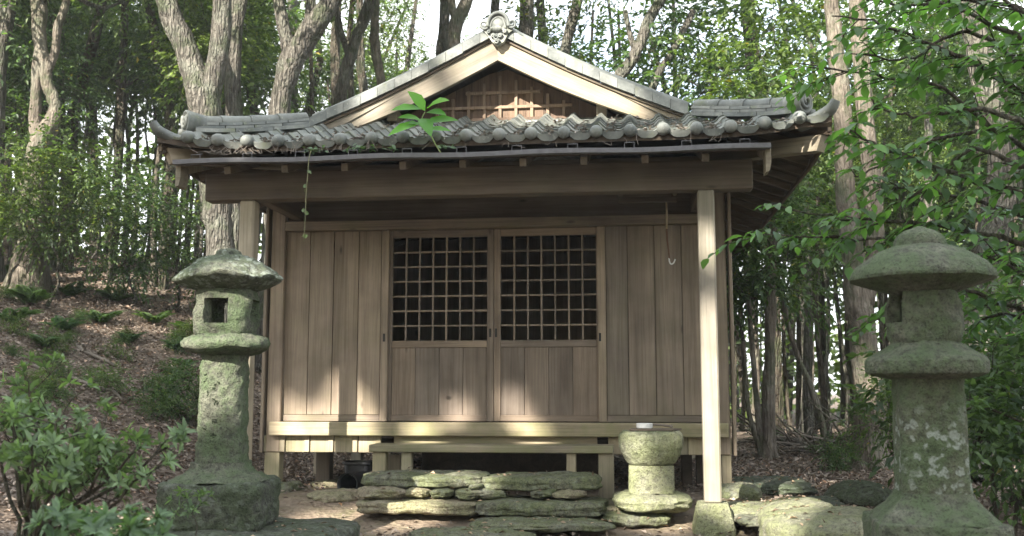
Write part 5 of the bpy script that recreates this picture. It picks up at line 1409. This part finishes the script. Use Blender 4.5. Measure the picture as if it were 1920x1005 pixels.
# ------------------------------------------------------------------ near foliage: the shrub in the left corner
def rosette_shrub(label, loc, stems, sd, L=.062, mat=LEAF_AZ, nm="azalea_shrub"):
    """stems: world polylines ending in leaf rosettes"""
    r = np.random.default_rng(sd); b = np.array(loc); t = root(nm, label, "shrub", loc); mb = MB(); ps, ds, ns, Ls, Ws = [], [], [], [], []
    for pts, r0 in stems:
        pts = [np.array(p)-b for p in pts]; a_, r_ = smooth_pts(pts, list(np.linspace(r0, r0*.45, len(pts))), 3, .006, sd); mb.tube(a_, r_, 6, cap=False)
        ends = [(a_[-1], a_[-1]-a_[-2])]
        for k in range(4):
            i = int(r.uniform(.66, .98)*(len(a_)-1)); d = r.normal(0, 1, 3)*[1, 1, .35]+[0, 0, .75]; d = unit(d)*r.uniform(.08, .24); e = a_[i]+d
            mb.tube([a_[i], a_[i]+d*.5+r.normal(0, .01, 3), e], [r0*.32, r0*.26, .002], 5, cap=False); ends.append((e, d))
            for k2 in range(2):
                d2 = unit(d+r.normal(0, .1, 3)+r.normal(0, .8, 3)*np.linalg.norm(d))*r.uniform(.05, .12); e2 = a_[i]+d*.6+d2; mb.tube([a_[i]+d*.6, e2], [r0*.22, .002], 4, cap=False); ends.append((e2, d2))
        for e, d in ends:
            m = r.integers(7, 12); d = unit(d)
            for j in range(m):
                a = 2*math.pi*j/m*1.0+r.normal(0, .25); u = unit(np.cross(d, [.3, .9, .2])); v = np.cross(d, u); el = r.uniform(.15, .9)
                o = (u*math.cos(a)+v*math.sin(a))*math.cos(el)+d*math.sin(el)
                ps.append(e-d*.012*r.uniform(0, 2)); ds.append(o+r.normal(0, .1, 3)); ns.append(d+r.normal(0, .2, 3)); l_ = L*r.uniform(.65, 1.15); Ls.append(l_); Ws.append(l_*.30)
    mb.obj("stem", BARK_DK, t, True)
    leaf_obj("foliage", ps, ds, ns, Ls, Ws, mat, t, True, r.uniform(.1, .93, len(Ls)))
    return t
AY = -4.6
ab = P(45, 1120, AY)
stems = []
for (tx, ty, dy) in ((20, 745, .1), (70, 735, .3), (110, 745, -.1), (150, 760, .2), (190, 780, 0), (225, 790, .25), (265, 800, .1), (315, 800, .2), (60, 790, -.2), (130, 810, -.15), (200, 830, -.1), (270, 850, -.05), (20, 800, 0), (95, 770, .5), (170, 800, .5), (240, 815, .45), (-30, 760, .1), (40, 710, .4), (55, 690, .35)):
    ty += 38; m1 = P(50+(tx-50)*.25, 975, AY+dy*.3); m2 = P(50+(tx-50)*.62, ty+75, AY+dy*.7); stems.append(([ab, m1, m2, P(tx, ty, AY+dy)], .011))
rosette_shrub("azalea like shrub with whorled pale green leaves across from the windowed lantern", tuple(ab), stems, 3)
ab = P(210, 1120, -5.3); stems = [([ab, P(tx*.6+80, 1065, -5.3), P(tx, ty+38, -5.3+dy)], .007) for tx, ty, dy in ((110, 985, .1), (160, 975, 0), (200, 985, .1), (240, 985, 0), (90, 1010, 0), (260, 1000, -.1), (180, 1005, -.1))]
rosette_shrub("low shrub of the same pale leaves poking up before the slab", tuple(ab), stems, 4)
ab = P(372, 1040, -3.4); stems = [([ab, P(tx*.5+186, 985, -3.35), P(tx, ty, -3.35)], .005) for tx, ty in ((362, 955),)]
rosette_shrub("leafy shoot in front of the windowed lantern pedestal", tuple(ab), stems, 5, .05)

# ------------------------------------------------------------------ near foliage: the broadleaf tree reaching in from the right
def branch_tree(label, base, top, branches, sd, L=.108, tw=10.0):
    r = np.random.default_rng(sd); b = np.array(base, float); t = root("broadleaf_tree", label, "tree", tuple(b)); mb = MB(); tp = np.array(top)-b
    trunk_tube(mb, [(0, 0, -.2), tp*.3+[.05, .02, 0], tp*.65+[-.04, 0, 0], tp], [.10, .08, .065, .04], 10, 5, sd, .12, flare=True)
    ps, ds, ns, Ls, Ws = [], [], [], [], []
    for pts, r0 in branches:
        pts = [np.array(p)-b for p in pts]
        zc = pts[0][2]-.35; k = np.clip(zc/tp[2], .1, 1); pts = [tp*k]+pts
        a_, r_ = smooth_pts(pts, list(np.linspace(r0, .004, len(pts))), 6, .008, sd); mb.tube(a_, r_, 6, cap=False)
        a_ = np.array(a_); seg = np.linalg.norm(np.diff(a_, axis=0), axis=1); tot = seg.sum(); cum = np.r_[0, np.cumsum(seg)]
        for k in range(int(tot*tw)):
            s_ = r.uniform(.12, 1.0)*tot; i = min(np.searchsorted(cum, s_), len(a_)-1); i = max(i, 1); p0 = a_[i-1]+(a_[i]-a_[i-1])*((s_-cum[i-1])/max(seg[i-1], 1e-6)); d = unit(a_[i]-a_[i-1])
            side = unit(np.cross(d, [0, 0, 1]))*r.choice((-1, 1)); ax = unit(d*.7+side*r.uniform(.3, 1.0)+np.array([0, 0, r.uniform(-.15, .45)])); ln = r.uniform(.18, .48)
            m = int(ln/.042); tt = np.linspace(.15, 1, m); q = p0+ax*ln*tt[:, None]-np.array([0, 0, 1])*(ln*.45*tt**2)[:, None]
            mb.tube([p0, q[m//2], q[-1]], [.005, .0035, .0015], 4, cap=False)
            sd_ = unit(np.cross(ax, [0, 0, 1]))
            for j in range(m):
                sg = 1 if j % 2 else -1; dj = ax*.55+sd_*sg*.85-np.array([0, 0, .55])+r.normal(0, .18, 3)
                ps.append(q[j]); ds.append(dj); ns.append(np.array([0, 0, .9])+ax*.2+sd_*sg*.35+r.normal(0, .22, 3)); l_ = L*r.uniform(.6, 1.15); Ls.append(l_); Ws.append(l_*.50)
    mb.obj("trunk", BARK_DK, t, True); leaf_obj("foliage", ps, ds, ns, Ls, Ws, LEAF_NEAR, t, True, np.clip(r.beta(1.5, 2, len(Ls))*1.05, 0, .95)); return t
BR = []
def br(Y, *px, r0=.022): BR.append(([P(a, b, Y+.18*i*0) for i, (a, b) in enumerate(px)], r0))
br(-2.6, (1960, 470), (1800, 430), (1680, 415), (1560, 405), (1440, 385))
br(-2.3, (1960, 520), (1820, 470), (1690, 450), (1570, 445), (1430, 440))
br(-2.9, (1960, 380), (1830, 340), (1720, 300), (1640, 270), (1590, 240))
br(-2.2, (1960, 300), (1850, 230), (1760, 160), (1640, 140), (1490, 118))
br(-2.7, (1960, 210), (1850, 130), (1740, 80), (1640, 40), (1560, 30))
br(-3.0, (1960, 100), (1850, 40), (1750, 0), (1650, -30))
br(-2.4, (1960, 600), (1860, 560), (1780, 540), (1700, 560), (1660, 600))
br(-3.1, (1960, 260), (1870, 210), (1780, 210), (1700, 215), (1640, 200))
br(-2.0, (1960, 420), (1850, 380), (1740, 360), (1640, 345))
br(-2.5, (1960, 160), (1880, 90), (1800, 60), (1700, 110), (1620, 100))
br(-2.8, (1960, 340), (1890, 300), (1820, 280), (1760, 330), (1700, 380))
br(-3.2, (1970, 60), (1900, 10), (1830, -30))
br(-2.1, (1960, 30), (1840, 0), (1700, 10), (1600, -10))
br(-2.9, (1960, 540), (1900, 500), (1850, 480))
br(-2.3, (1960, 620), (1900, 590), (1840, 600))
br(-1.9, (1960, 240), (1800, 250), (1680, 300), (1600, 330))
bs = (P(2060, 700, -2.5)[0], -2.5); branch_tree("glossy leaved tree reaching its branches in over the mushroom capped lantern", (bs[0], bs[1], gh(*bs)), P(2040, -60, -2.5), BR, 7)
# dark shrub beside the lichened lantern
for i, (a, b, Y, s_, lab) in enumerate(((1850, 720, -1.4, 1.35, "dark leafy shrub beside the lichened lantern shaft"), (1900, 800, -2.2, 1.1, "dark leafy shrub low beside the mushroom capped lantern"), (1880, 680, -.2, 1.5, "dark shrub in front of the stout ridged trunk"), (1700, 760, .6, .7, "leafy shoots between the double trunk and the lichened lantern"))):
    p = P(a, b, Y); g = gh(p[0], Y); t = root("shrub", lab, "shrub", (p[0], Y, g-.02), i*1.9)
    lm, bm_ = SHRUB[i % 4]; k = s_; z = max(.0, p[2]-g-.42*k)
    link("foliage", lm, t, (0, 0, z), None, (k,)*3); link("branches", bm_, t, (0, 0, z), None, (k,)*3); MB().tube([(0, 0, -.1), (.02, .03, z*.5), (0, 0, z+.05)], [.022, .018, .014], 6).obj("stem", BARK_DK, t, True)

# dead leaves lying on the tops of the stones
pp, nn_ = [], []
for ob in list(COL.objects):
    if ob.parent is None and ob.type == 'MESH' and ob.name.split('.')[0] in ("rock", "paving_stone", "slab"):
        pol = [p_ for p_ in ob.data.polygons if p_.normal.z > .75]
        area = sum(p_.area for p_ in pol)
        for p_ in rs.choices(pol, weights=[q.area for q in pol], k=int(area*(70 if ob.name[0] == 'p' else 34))):
            v = [ob.data.vertices[i].co for i in p_.vertices]; q = sum((x_*rs.random() for x_ in v), Vector())*0+p_.center
            pp.append(tuple(ob.location+q+Vector((rs.uniform(-.02, .02), rs.uniform(-.02, .02), .006)))); nn_.append(tuple(p_.normal))
n_ = len(pp); LL = RNG.uniform(.025, .06, n_)
V, Qd = leaves_lo(np.array(pp), RNG.normal(0, 1, (n_, 3))*[1, 1, .2], np.array(nn_)+RNG.normal(0, .3, (n_, 3)), LL, LL*RNG.uniform(.35, .6, n_))
tag(link("stone_litter", fast_mesh("stone_litter", V, Qd, DEAD, np.repeat(RNG.uniform(0, .95, n_), 2))), "dead leaves lying on the step stones and slabs", "leaves", kind="stuff")

# ------------------------------------------------------------------ faint forest haze
hz = NT("forest_haze"); hz.t.nodes.remove(hz.b)
pv = hz.n("ShaderNodeVolumePrincipled"); pv.inputs['Color'].default_value = (.93, .97, .96, 1); pv.inputs['Density'].default_value = .0014; pv.inputs['Anisotropy'].default_value = .2
hz.l(pv.outputs[0], hz.out.inputs['Volume'])
hb_ = MB().add([(x, y, z) for x in (-310, 310) for y in (-260, 310) for z in (-4, 24)], [(0, 1, 3, 2), (4, 6, 7, 5), (0, 4, 5, 1), (2, 3, 7, 6), (0, 2, 6, 4), (1, 5, 7, 3)])
tag(hb_.obj("haze", hz.m), "thin haze hanging in the air of the wood", "haze", kind="stuff")
